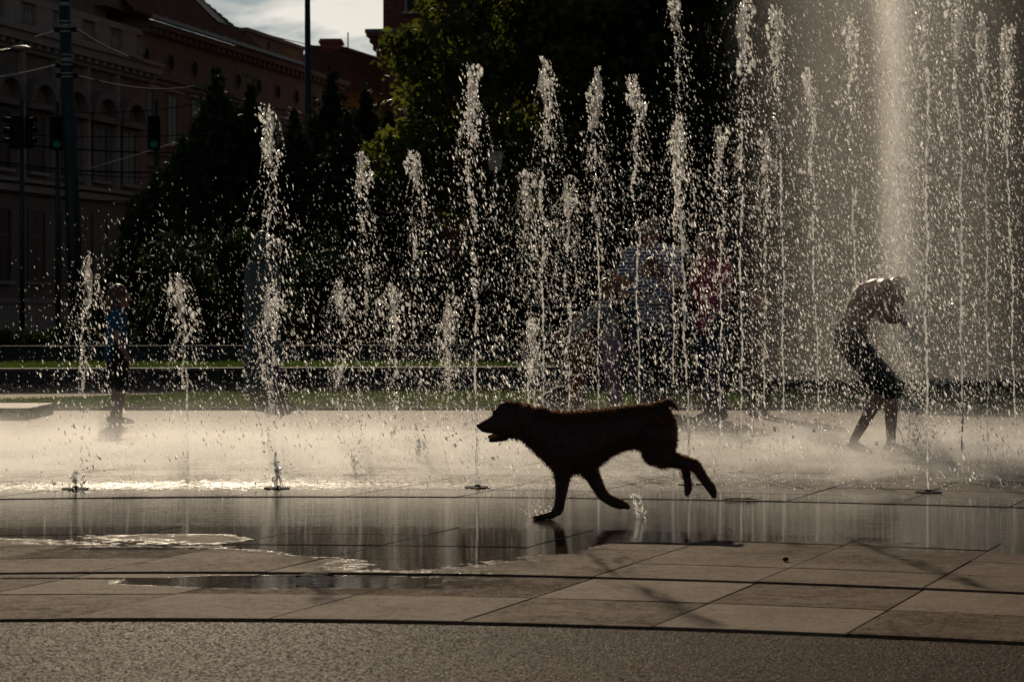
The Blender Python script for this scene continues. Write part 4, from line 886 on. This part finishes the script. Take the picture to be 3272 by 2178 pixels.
person('curly-haired woman in red top and jeans beside the family group', l, R(120), H, dict(elR=(.23, .06, 1.12), wrR=(.16, .24, .98), elL=(-.24, .0, 1.10), wrL=(-.2, .16, .9), head=(0, .03, 1.57), knR=(.06, .02, .48), knL=(-.05, 0, .48), anR=(.05, -.02, .08), anL=(-.05, -.05, .08)), 'cloth_red', .5, ('denim', 1.0), 'curly', 'hair_red', True, 1.02, (.1, 1, -.05), shirt_len=.25)
l, H = standing(1850, 1340, 1010)
person('small child in rust-coloured clothes at the left end of the family group', (l[0], l[1] + .6, 0.0), R(150), .98, dict(), 'cloth_rust', 1.8, ('cloth_rust', 1.0), 'short', 'hair_red', True, 1.0, hm=1.3)
l, H = standing(2425, 1330, 920)
person('faint child with auburn hair standing right of the woman in red', (l[0], l[1], 0), R(200), H * .98, dict(elR=(.2, .2, 1.15), wrR=(.1, .3, 1.0)), 'cloth_black', 1.6, ('cloth_black', .9), 'long', 'hair_red', True, 1.0, hm=1.2)
# dark bag left on the paving
mat('bag', (0.03, 0.028, 0.028), 0.7, 0.3, 0.3, 12)
q = G(1788, 1326); bg_ = empty('bag', (q.x, q.y, 0)); tag(bg_, 'dark rounded bag standing on the paving behind the dog', 'bag')
c = MB(); c.ell((0, 0, .12), (.22, .13, .13), 16, 10); c.ell((.03, 0, .19), (.14, .11, .1), 14, 8); c.box(-.2, .2, -.1, .1, .004, .08); fuse(c, 'body', 'bag', bg_, .013, 4)
MB().tube([(-.1, 0, .26), (-.06, 0, .31), (.06, 0, .31), (.1, 0, .26)], .012, 8).build('handle', 'bag', bg_, True); MB().box(-.12, .12, -.145, -.125, .05, .16).build('pocket', 'bag', bg_)
# ------------------------------------------------------------------ fountain water
def water_drop_mat(name, alpha, gl_rough, lo=.85):
    """frothing water lit from behind: part clear, part forward scattering, with glossy glints"""
    m = bpy.data.materials.new(name); m.use_nodes = True; MATS[name] = m; t = m.node_tree; t.nodes.remove(t.nodes['Principled BSDF']); lk = t.links.new
    geo = nd(m, 'ShaderNodeNewGeometry'); no_ = nd(m, 'ShaderNodeTexNoise'); no_.inputs['Scale'].default_value = 9.0; lk(geo.outputs['Position'], no_.inputs['Vector'])
    rr = nd(m, 'ShaderNodeMapRange'); lk(no_.outputs['Fac'], rr.inputs[0]); rr.inputs[1].default_value = .3; rr.inputs[2].default_value = .7; rr.inputs[3].default_value = lo; rr.inputs[4].default_value = min(1.0, lo * 1.4 + .1) if lo < .8 else 1.0
    cc = nd(m, 'ShaderNodeCombineColor')
    for i_ in range(3): lk(rr.outputs[0], cc.inputs[i_])
    tr = nd(m, 'ShaderNodeBsdfTransparent'); tl = nd(m, 'ShaderNodeBsdfTranslucent'); lk(cc.outputs[0], tl.inputs['Color'])
    gl = nd(m, 'ShaderNodeBsdfGlossy'); gl.inputs['Roughness'].default_value = gl_rough; gl.inputs['Color'].default_value = (.95, .95, .95, 1)
    fr = nd(m, 'ShaderNodeFresnel'); fr.inputs['IOR'].default_value = 1.33
    a1 = nd(m, 'ShaderNodeMixShader'); lk(fr.outputs[0], a1.inputs[0]); lk(tl.outputs[0], a1.inputs[1]); lk(gl.outputs[0], a1.inputs[2])
    if alpha >= 1: lk(a1.outputs[0], t.nodes['Material Output'].inputs['Surface']); return
    a2 = nd(m, 'ShaderNodeMixShader'); a2.inputs[0].default_value = alpha; lk(tr.outputs[0], a2.inputs[1]); lk(a1.outputs[0], a2.inputs[2]); lk(a2.outputs[0], t.nodes['Material Output'].inputs['Surface'])
water_drop_mat('water_drop', 1.0, .25); water_drop_mat('water_rope', .52, .2); water_drop_mat('water_spray', 1.0, .3, .30); water_drop_mat('water_sheet', .55, .16); water_drop_mat('water_film', .10, .12); water_drop_mat('water_stream', .8, .12); water_drop_mat('water_mist', .6, .4)

WIND = np.array([0.30, 0.02, -1.0]); WIND /= np.linalg.norm(WIND)
def fall_dirs(n, s=.10):
    d = WIND[None] + rng.normal(size=(n, 3)) * s; return d / np.linalg.norm(d, axis=1, keepdims=True)
ICO = None
def lumps(c, r, sc, seed=0):
    """irregular faceted lumps of water: jittered icospheres, flat facets so that some glint"""
    global ICO
    if ICO is None:
        bm = bmesh.new(); bmesh.ops.create_icosphere(bm, subdivisions=1, radius=1.0); ICO = (np.array([v.co[:] for v in bm.verts]), np.array([[v.index for v in f.verts] for f in bm.faces])); bm.free()
    v0, f0 = ICO; n = len(c); k = len(v0)
    jit = 1 + rng.normal(size=(n, k, 1)) * .28; d = fall_dirs(n, .35); a = np.cross(d, rng.normal(size=(n, 3))); a /= np.linalg.norm(a, axis=1, keepdims=True); b = np.cross(d, a)
    loc = v0[None] * jit * sc[:, None, :] * r[:, None, None]
    v = c[:, None] + loc[..., 0:1] * a[:, None] + loc[..., 1:2] * b[:, None] + loc[..., 2:3] * d[:, None]
    return v.reshape(-1, 3), (f0[None] + (np.arange(n) * k)[:, None, None]).reshape(-1, 3)
def merge(parts):
    vs, fs, o = [], [], 0
    for v, f in parts:
        if f.shape[1] == 4: f = np.concatenate([f[:, [0, 1, 2]], f[:, [0, 2, 3]]])
        vs.append(v); fs.append(f + o); o += len(v)
    return np.concatenate(vs), np.concatenate(fs)

mat('nozzle_steel', (0.025, 0.025, 0.025), 0.8, 0.05, 0.2, 12)
JG = 'fountain jets rising from the plaza'
def jet(px, by, pxt, ty, label, stream=(0, .7), head=1.0, nd_=900, width=.16, thick=1.0, gaps=.5, wide=1.0):
    """px,by: foot; pxt,ty: tip (photo pixels of the foot's depth)"""
    foot = G(px, by); Y = foot.y; tip = W(pxt, ty, Y); H = tip.z; lean = (tip.x - foot.x)
    t = empty('water_jet', foot); tag(t, label, 'water jet', JG)
    ph = rng.random() * 6
    def axis(u): return np.array([lean * u + .016 * math.sin(u * 7 + ph) * u + .007 * math.sin(u * 23 + ph) * (.3 + u) + .003 * math.sin(u * 61 + 3 * ph), .01 * math.sin(u * 14 + 2 * ph), H * u])
    s0, s1 = stream
    if s1 > s0:
        m_ = max(8, int(H * (s1 - s0) / .014)); g = MB(); seg = []; parts_n = 0
        k = 0
        while k < m_:
            run = int(rng.integers(8, 40)); pts = []; rad = []
            for j in range(k, min(m_, k + run)):
                u = s0 + (s1 - s0) * j / m_; pts.append(Vector(axis(u) + rng.normal(size=3) * .003 * thick * (.4 + u)))
                rad.append((.0050 + .0036 * rng.random() + .0034 * math.sin(j * 1.3 + ph + 2 * math.sin(j * .23))) * thick * (.75 + .5 * u))
            if len(pts) > 2: rad[0] *= .3; rad[-1] *= .3; g.tube(pts, rad, 6)
            k += run + (int(rng.integers(0, 9) * gaps * (k / m_) * 2.2))
        g.build('stream', 'water_stream', t)['kind'] = 'stuff'
    if head > 0:
        # rope of torn water from the end of the smooth stream to a clumped crest
        hh = min(.40 * head, H * .45); z0_ = max(s1 - .12, .04) if H > .3 else .3; n = int(max(60, (1 - z0_) * H * 430)); u = z0_ + (1 - z0_) * rng.random(n); o1, o2 = rng.random() * 50, rng.random() * 50
        nz = np.array([mnoise.noise(Vector((q * H * 5.5 + o1, .3, 0))) for q in u]); nw = np.array([mnoise.noise(Vector((q * H * 3.0 + o2, 7.3, 0))) for q in u]); nw2 = np.array([mnoise.noise(Vector((q * H * 3.0 + o2, 17.3, 0))) for q in u])
        top = np.clip((1 - u) * H / hh, 0, 1); crest = np.sin(np.clip(top * 1.1 + .06, 0, 1) * np.pi) ** .75 * head * np.clip(.75 + 1.3 * nz, .2, 1.5); Rr = .004 + .018 * np.clip(nz + .25, 0, 1) + (.020 + .030 * np.clip(nz + .3, 0, 1)) * crest * wide
        keep = rng.random(n) < np.clip(.22 + .9 * (nz + .15) + .7 * crest, .08, 1); u, Rr, nw, nw2, crest, nz = u[keep], Rr[keep], nw[keep], nw2[keep], crest[keep], nz[keep]; n = len(u)
        an = rng.random(n) * 6.28; ed = .3 + .7 * rng.random(n) ** .5; ax_ = np.array([axis(q) for q in u]); wob = (.012 + .075 * u) * min(1, H) * wide ** .5
        c = ax_ + np.c_[nw * wob + np.cos(an) * Rr * ed, nw2 * wob + np.sin(an) * Rr * ed, np.zeros(n)]; c[:, 2] = np.minimum(c[:, 2], H)
        k = n // 3; pl_ = [drops_geo(c[k:], .0022 + .0062 * rng.random(n - k) ** 2.2, 1.0 + 1.5 * rng.random(n - k), fall_dirs(n - k, .45)),
                           lumps(c[:k], (.0035 + .0095 * rng.random(k) ** 2) * (1 + .4 * crest[:k]), np.c_[np.ones(k), .35 + .5 * rng.random(k), 1.0 + 1.5 * rng.random(k)])]
        for q in range(int((4 + 6 * head) * wide)):          # curling filaments thrown off the crest
            a0 = rng.random() * 6.28; zf = H - hh * rng.random() * 1.6; L_ = (.04 + .22 * rng.random() ** 1.5) * head * wide ** .6; m2 = 26; pts = np.linspace(0, 1, m2)[:, None]; b0 = axis(max(.02, zf / H))
            dirv = np.array([math.cos(a0), .5 * math.sin(a0), .15]); fil = b0 + dirv * (L_ * pts ** .7 * .6) + np.array([0, 0, -1]) * (L_ * 1.4 * pts ** 2) + rng.normal(size=(m2, 3)) * .0022
            pl_.append(drops_geo(fil, .0014 + .0030 * rng.random(m2) ** 2, 1.4 + 1.5 * rng.random(m2), fall_dirs(m2, .3)))
        v, f = merge(pl_); o = np_mesh('splash_head', v, f, 'water_rope', t); o['kind'] = 'stuff'
        # thin clear water film inside the crest
        gm = MB(); nn = 9; mm = 12; vs = []
        for j in range(mm):
            uu = j / (mm - 1); z = H - .01 - hh * .7 * uu; ww = (.005 + .026 * head * math.sin(min(1, uu * 1.2) * math.pi * .85)); b0 = axis(z / H)
            for k in range(nn):
                th = ph + 2 * math.pi * k / nn * (.62); rr = ww * (1 + .35 * math.sin(3 * th + 9 * uu)); vs.append(b0 + np.array([rr * math.cos(th), rr * math.sin(th), 0]) + rng.normal(size=3) * .003)
        gm.add(vs, [(j * nn + k, j * nn + k + 1, (j + 1) * nn + k + 1, (j + 1) * nn + k) for j in range(mm - 1) for k in range(nn - 1)]); gm.build('film', 'water_film', t, True)
    if nd_:
        n = int(nd_ * .62); u = rng.random(n) ** .85; z = H * (1.0 - u * .98); sp = width * (.05 + 1.15 * (1 - z / H)) + .006
        c = np.array([axis(zz / H) for zz in z]) + np.c_[rng.normal(size=n) * sp + .16 * (1 - z / H) * H * .25, rng.normal(size=n) * sp * 1.4, np.zeros(n)]
        r = .0018 + .0036 * rng.random(n) ** 3.0; el = 2.4 + 2.2 * rng.random(n); c[:, 2] = np.maximum(c[:, 2], .01)
        p1 = drops_geo(c, r, el, fall_dirs(n))
        k = max(6, n // 14); i = rng.integers(0, n, k); c2 = c[i] + rng.normal(size=(k, 3)) * .02; c2[:, 2] = np.maximum(c2[:, 2], .02); p2 = lumps(c2, .0035 + .006 * rng.random(k) ** 2, np.c_[np.ones(k), .6 + .4 * rng.random(k), 1 + .9 * rng.random(k)])
        v, f = merge([p1, p2]); o = np_mesh('droplets', v, f, 'water_drop', t); o['kind'] = 'stuff'
    return t

TALL = [
 # px, base y, tip px, tip y, stream, head, drops, width, thick, label
 (884, 1557, 861, 333, (0, .10), 1.25, 1300, .17, .9, 'tall broken jet above the grey pillar, leftmost of the tall ones'),
 (1150, 1512, 1153, 488, (0, .06), .9, 1000, .15, .8, 'jet with a small curled tip, second tall one from the left'),
 (1338, 1470, 1326, 478, (0, .08), .9, 1000, .15, .8, 'jet with a forked tip, third tall one from the left'),
 (1526, 1556, 1500, 203, (0, .42), 1.35, 1700, .20, 1.15, 'tall dense jet rising in front of the dog\'s nose'),
 (1736, 1440, 1738, 182, (0, .55), 1.35, 1500, .20, 1.0, 'tall jet left of the one over the dog\'s shoulder, with a pointed tip'),
 (1912, 1452, 1908, 214, (.0, .62), 1.5, 1600, .22, .85, 'tall jet over the dog\'s shoulders with a wide torn head'),
 (2046, 1425, 2028, 238, (0, .55), 1.0, 1300, .2, .75, 'jet over the dog\'s back, just left of the man in cap'),
 (2150, 1400, 2160, -40, (.12, .6), 1.2, 1300, .2, .8, 'very tall jet behind the man in cap, its tip above the picture'),
 (2207, 1545, 2166, 362, (0, .74), 1.3, 1600, .2, 1.0, 'strong jet directly behind the dog\'s rump'),
 (2300, 1480, 2300, 396, (0, .66), 1.1, 1400, .2, .8, 'jet in front of the woman in red'),
 (2368, 1508, 2375, -20, (0, .72), 1.6, 1500, .2, .95, 'very tall jet with a large clear sheet right of the woman in red'),
 (2506, 1480, 2486, 14, (0, .75), 1.2, 1500, .2, .9, 'tall straight jet with a knobbed tip left of the bather'),
 (2620, 1420, 2583, 216, (0, .62), 1.2, 1600, .24, .85, 'forked jet close left of the bather'),
 (2740, 1400, 2715, 50, (.2, .6), 1.2, 1600, .28, .8, 'jet behind the bather with a bent tip'),
 (2966, 1570, 2953, -60, (0, .95), .6, 1700, .2, 1.15, 'thin unbroken jet right of the bather, nearest on the right'),
 (3076, 1510, 3060, -30, (0, .85), 1.5, 1700, .26, .95, 'jet with a torn sheet, second from the right group'),
 (3160, 1480, 3140, 40, (0, .85), 1.3, 1600, .26, .85, 'thin jet third in the right group'),
 (3245, 1445, 3208, 78, (0, .8), 1.4, 1600, .26, .85, 'jet at the right edge of the picture'),
]
for a in TALL: jet(a[0], a[1], a[2], a[3], a[9], a[4], a[5], a[6], a[7], a[8])
LOW = [
 (262, 1560, 285, 800, (0, .03), .8, 900, .26, .8, 'low scattering jet near the left edge above the child in blue'),
 (610, 1470, 570, 872, (.22, .5), .9, 700, .16, .8, 'low arched jet between child in blue and the grey pillar'),
 (860, 1440, 852, 908, (0, .03), .9, 800, .16, .8, 'low jet directly in front of the grey pillar'),
 (1080, 1430, 1085, 888, (0, .03), .8, 700, .16, .7, 'low curling jet just right of the grey pillar'),
 (1262, 1425, 1257, 902, (0, .03), .9, 700, .14, .7, 'low dense jet midway between the grey pillar and the dog'),
 (1430, 1425, 1428, 935, (0, .03), .9, 800, .18, .7, 'low slanting jet left above the dog\'s head'),
 (1710, 1420, 1705, 1010, (0, .03), .8, 800, .2, .7, 'low jet above the dog\'s neck'),
 (1690, 1395, 1680, 540, (.1, .3), 1.0, 1200, .25, .8, 'mid-height ragged jet below the white lantern'),
 (1820, 1400, 1810, 560, (.1, .3), .9, 1200, .25, .8, 'mid-height ragged jet right of the white lantern'),
 (2440, 1400, 2450, 420, (.1, .35), .8, 1200, .25, .8, 'mid-height ragged jet between woman in red and the bather'),
 (240, 1562, 238, 1500, (0, .8), .35, 90, .04, 1.4, 'stub of a jet just bursting from the floor near the left edge'),
 (885, 1562, 880, 1470, (0, .8), .35, 90, .04, 1.4, 'stub of a jet bursting from the floor below the grey pillar'),
 (1132, 1518, 1128, 1430, (0, .8), .3, 80, .04, 1.4, 'stub of a jet bursting from the floor left of the dog'),
 (1340, 1472, 1338, 1405, (0, .8), .3, 80, .04, 1.4, 'small stub of a jet closest left of the dog\'s muzzle'),
]
for a in LOW: jet(a[0], a[1], a[2], a[3], a[9], a[4], a[5] * (1.35 if a[5] > .5 else 1), a[6], a[7], a[8], wide=1.8 if a[5] > .5 else 1)
# round nozzle covers let into the floor
NZ = [(240, 1563, 'left edge of the plaza'), (885, 1561, 'the stub jet below the grey pillar'), (1526, 1558, 'the dense jet before the dog\'s nose'), (2207, 1549, 'the jet behind the dog\'s rump'), (2966, 1574, 'the thin unbroken jet on the right'), (1135, 1518, 'the stub jet left of the dog'), (2368, 1512, 'the tall jet right of dog')]
for px, py, wh in NZ:
    q = G(px, py); o = empty('nozzle_cover', (q.x, q.y, 0.004)); tag(o, 'round dark metal nozzle cover at the foot of ' + wh if 'edge' not in wh else 'round dark metal nozzle cover nearest the left edge of the plaza', 'nozzle', 'nozzle covers')
    MB().lathe([(.075, 0), (.075, .003), (.07, .0045), (.02, .0045), (.018, .003)], 24).build('plate', 'nozzle_steel', o); MB().lathe([(.016, .002), (.016, .014), (.009, .014), (.008, .004)], 12).build('spout', 'nozzle_steel', o)

# ---- spray drifting between the jets: drops thrown clear, nobody could count them
def spray(name, label, n, px, py, Y, rmin=.0017, rmax=.0044, el=(2.6, 4.8), pw=3.0, m='water_spray', s=.10):
    c = np.c_[(px - CX) * Y / F, Y, CAMH - (py - HY) * Y / F]; keep = c[:, 2] > .012; c = c[keep]; n = len(c)
    r = rmin + (rmax - rmin) * rng.random(n) ** pw; e = el[0] + (el[1] - el[0]) * rng.random(n)
    v, f = drops_geo(c, r, e, fall_dirs(n, s)); o = np_mesh(name, v, f, m); tag(o, label, None, None, 'stuff'); return o
def field(n, x0, x1, y0, y1, dens):
    px = np.empty(0); py = np.empty(0)
    while len(px) < n:
        a = x0 + (x1 - x0) * rng.random(n * 3); b = y0 + (y1 - y0) * rng.random(n * 3); k = rng.random(n * 3) < dens(a, b); px = np.r_[px, a[k]]; py = np.r_[py, b[k]]
    return px[:n], py[:n]
sm = lambda v, a, b: np.clip((v - a) / (b - a), 0, 1) ** 2 * (3 - 2 * np.clip((v - a) / (b - a), 0, 1))
def dens(x, y):
    top = np.interp(x, [-200, 0, 250, 600, 860, 1200, 1500, 1900, 2200, 2500, 2800, 3400], [900, 760, 560, 430, 420, 360, 260, 150, 0, -300, -600, -600])
    d = sm(y, top, top + 520) * np.interp(x, [-200, 0, 300, 700, 1000, 1500, 3400], [.12, .22, .45, .5, .75, 1.0, 1.0]); return d * (.35 + .65 * sm(y, 200, 900)) * (1 - .75 * sm(y, 1240, 1420))
px, py = field(21000, -150, 3400, -80, 1480, dens); spray('spray', 'fine falling water drops drifting between the fountain jets', 0, px, py, 12.4 + 5.2 * rng.random(len(px)))
# splash drops hopping over the wet floor
n = 20000; Yb = 11.9 + 4.8 * rng.random(n) ** 1.2; Xb = rng.uniform(-4, 4.6, n); zb = .004 + np.abs(rng.normal(size=n)) * .035
keep = rng.random(n) < np.interp(Xb, [-4, -1.2, 1, 4.6], [1, .8, .7, .9]); Xb, Yb, zb = Xb[keep], Yb[keep], zb[keep]; n = len(Xb)
v, f = drops_geo(np.c_[Xb, Yb, zb], .0012 + .0026 * rng.random(n) ** 3, 1.0 + 1.6 * rng.random(n), fall_dirs(n, .5)); o = np_mesh('floor_splash', v, f, 'water_drop'); tag(o, 'tiny splash drops bouncing on the wet fountain floor', None, None, 'stuff')
# water kicked up by the paws
def paw_splash(label, px, py, n, spread, h, dirx):
    q = W(px, py, DY); a = rng.random(n) * 6.28; rr = spread * rng.random(n) ** .6; z = np.abs(rng.normal(size=n)) * h
    c = np.c_[q.x + rr * np.cos(a) + dirx * z, DY + rr * np.sin(a) * .7, .004 + z]; v, f = merge([drops_geo(c, .0009 + .002 * rng.random(n) ** 2.5, 1.2 + 2 * rng.random(n), fall_dirs(n, .6)), lumps(c[: n // 12], .002 + .004 * rng.random(n // 12), np.ones((n // 12, 3)) * [1, .6, 1.8])])
    o = np_mesh('paw_splash', v, f, 'water_drop'); tag(o, label, 'splash', 'splashes at the paws')
paw_splash('small ring of water splashing round the planted front paw', 1730, 1655, 260, .10, .035, -.2)
n = 420; u = rng.random(n); q = W(2010, 1600, DY); c = np.c_[q.x + .005 + .035 * u ** .6 + rng.normal(size=n) * .010, DY - .05 + rng.normal(size=n) * .02, .105 * (1 - u ** 1.6) + .004 + np.abs(rng.normal(size=n)) * .006]
c[:, 0] += .012; v, f = drops_geo(c, .0009 + .0016 * rng.random(n), 2 + 3 * rng.random(n), fall_dirs(n, .25)); o = np_mesh('paw_splash', v, f, 'water_drop'); tag(o, 'curved trail of water running off the lifted front paw', 'splash', 'splashes at the paws')

# ---- mist: low veil over the floor and the tall plume on the right
def mist_mat(name, build):
    m = bpy.data.materials.new(name); m.use_nodes = True; MATS[name] = m; t = m.node_tree; t.nodes.remove(t.nodes['Principled BSDF'])
    pv = nd(m, 'ShaderNodeVolumeScatter'); pv.inputs['Color'].default_value = (.97, .97, .97, 1); pv.inputs['Anisotropy'].default_value = 0.6
    t.links.new(pv.outputs[0], t.nodes['Material Output'].inputs['Volume']); build(m, t, pv); return m
def M_(m, op, *a):
    n = nd(m, 'ShaderNodeMath'); n.operation = op
    for i_, q in enumerate(a):
        if isinstance(q, (int, float)): n.inputs[i_].default_value = q
        else: m.node_tree.links.new(q, n.inputs[i_])
    return n.outputs[0]
def MR(m, v, a, b, lo=0.0, hi=1.0):
    n = nd(m, 'ShaderNodeMapRange'); n.interpolation_type = 'SMOOTHSTEP'; m.node_tree.links.new(v, n.inputs[0])
    for k, q in zip((1, 2, 3, 4), (a, b, lo, hi)): n.inputs[k].default_value = q
    return n.outputs[0]
def low_build(m, t, pv):
    geo = nd(m, 'ShaderNodeNewGeometry'); sp = nd(m, 'ShaderNodeSeparateXYZ'); t.links.new(geo.outputs['Position'], sp.inputs[0])
    no_ = nd(m, 'ShaderNodeTexNoise'); no_.inputs['Scale'].default_value = 2.2; no_.inputs['Detail'].default_value = 3; t.links.new(geo.outputs['Position'], no_.inputs['Vector'])
    hz = M_(m, 'EXPONENT', M_(m, 'MULTIPLY', sp.outputs['Z'], -1 / .075)); e = M_(m, 'MULTIPLY', MR(m, sp.outputs['Y'], 11.9, 12.9), MR(m, sp.outputs['Y'], 18.6, 15.0))
    xr = M_(m, 'ADD', MR(m, sp.outputs['X'], .4, -1.4, .42, 1.0), MR(m, sp.outputs['X'], 1.2, 2.4, 0, .35))
    d = M_(m, 'MULTIPLY', M_(m, 'MULTIPLY', hz, e), M_(m, 'MULTIPLY', MR(m, no_.outputs['Fac'], .38, .62, .05, 1.8), xr)); t.links.new(M_(m, 'MULTIPLY', d, 1.9), pv.inputs['Density'])
mist_mat('low_mist', low_build)
o = MB().box(-6.5, 6.5, 11.9, 18.7, .012, .45).build('mist', 'low_mist'); tag(o, 'low veil of fine mist hanging over the fountain floor', None, None, 'stuff')
PXc, PY = (2866 - CX) * 15.15 / F, 15.15
def plume_build(m, t, pv):
    geo = nd(m, 'ShaderNodeNewGeometry'); sp = nd(m, 'ShaderNodeSeparateXYZ'); t.links.new(geo.outputs['Position'], sp.inputs[0])
    no_ = nd(m, 'ShaderNodeTexNoise'); no_.inputs['Scale'].default_value = 2.0; no_.inputs['Detail'].default_value = 2; mp = nd(m, 'ShaderNodeMapping'); mp.inputs['Scale'].default_value = (1, 1, .4); t.links.new(geo.outputs['Position'], mp.inputs[0]); t.links.new(mp.outputs[0], no_.inputs['Vector'])
    cxz = M_(m, 'ADD', M_(m, 'MULTIPLY', sp.outputs['Z'], -.025), PXc + .06); dx = M_(m, 'ABSOLUTE', M_(m, 'SUBTRACT', sp.outputs['X'], cxz)); dy = M_(m, 'ABSOLUTE', M_(m, 'SUBTRACT', sp.outputs['Y'], PY))
    fy = MR(m, dy, .9, .1); core = M_(m, 'MULTIPLY', MR(m, dx, .12, .0), MR(m, sp.outputs['Z'], .45, 1.1)); halo = MR(m, dx, 1.3, .0)
    d = M_(m, 'MULTIPLY', M_(m, 'ADD', M_(m, 'MULTIPLY', core, .85), M_(m, 'MULTIPLY', halo, .19)), M_(m, 'MULTIPLY', fy, MR(m, no_.outputs['Fac'], .3, .7, .6, 1.25))); t.links.new(d, pv.inputs['Density'])
mist_mat('plume_mist', plume_build)
o = MB().box(PXc - 1.35, PXc + 1.35, PY - .95, PY + .95, .52, 3.6).build('mist_plume', 'plume_mist'); tag(o, 'tall pale plume of mist rising over the bent bather', 'mist plume')
# dense fast streaks in the plume
n = 12000; z = 3.4 * rng.random(n); sg = .035 + .02 * z; x = PXc + .06 - .025 * z + rng.normal(size=n) * np.where(rng.random(n) < .55, sg * rng.choice([.3, .8, 1.6], n), .5); keep = z > .02
v, f = drops_geo(np.c_[x, PY - .3 + rng.normal(size=n) * .35, z][keep], (.0012 + .0022 * rng.random(n) ** 2)[keep], (3 + 4 * rng.random(n))[keep], fall_dirs(n, .09)[keep]); o = np_mesh('plume_droplets', v, f, 'water_drop'); tag(o, 'dense streaking drops of the misty plume', None, None, 'stuff')

# water bursting off the bather's back, and spray in front of him
n = 2600; u = rng.random(n); bk = np.array([[2700, 1130], [2715, 1075], [2750, 1010], [2790, 955], [2840, 928], [2880, 930]], float); q = np.c_[np.interp(u, np.linspace(0, 1, 6), bk[:, 0]), np.interp(u, np.linspace(0, 1, 6), bk[:, 1])]
ds_ = np.abs(rng.exponential(34, n)); q[:, 0] -= ds_ * (1.0 - .75 * u); q[:, 1] -= ds_ * (.15 + .7 * u); Yq = 15.05 + rng.normal(size=n) * .12
o = spray('back_splash', 'fine splash bursting off the back of the bent bather', 0, q[:, 0], q[:, 1], Yq, .0012, .0034, (1.2, 3.0), 2.5, 'water_drop', .5)
px, py = 2600 + 520 * rng.random(1500), 760 + 560 * rng.random(1500); spray('spray', 'falling drops in front of the bent bather', 0, px, py, 13.4 + 1.3 * rng.random(1500), .0018, .0046, (2.6, 4.8), 2.5, 'water_drop')
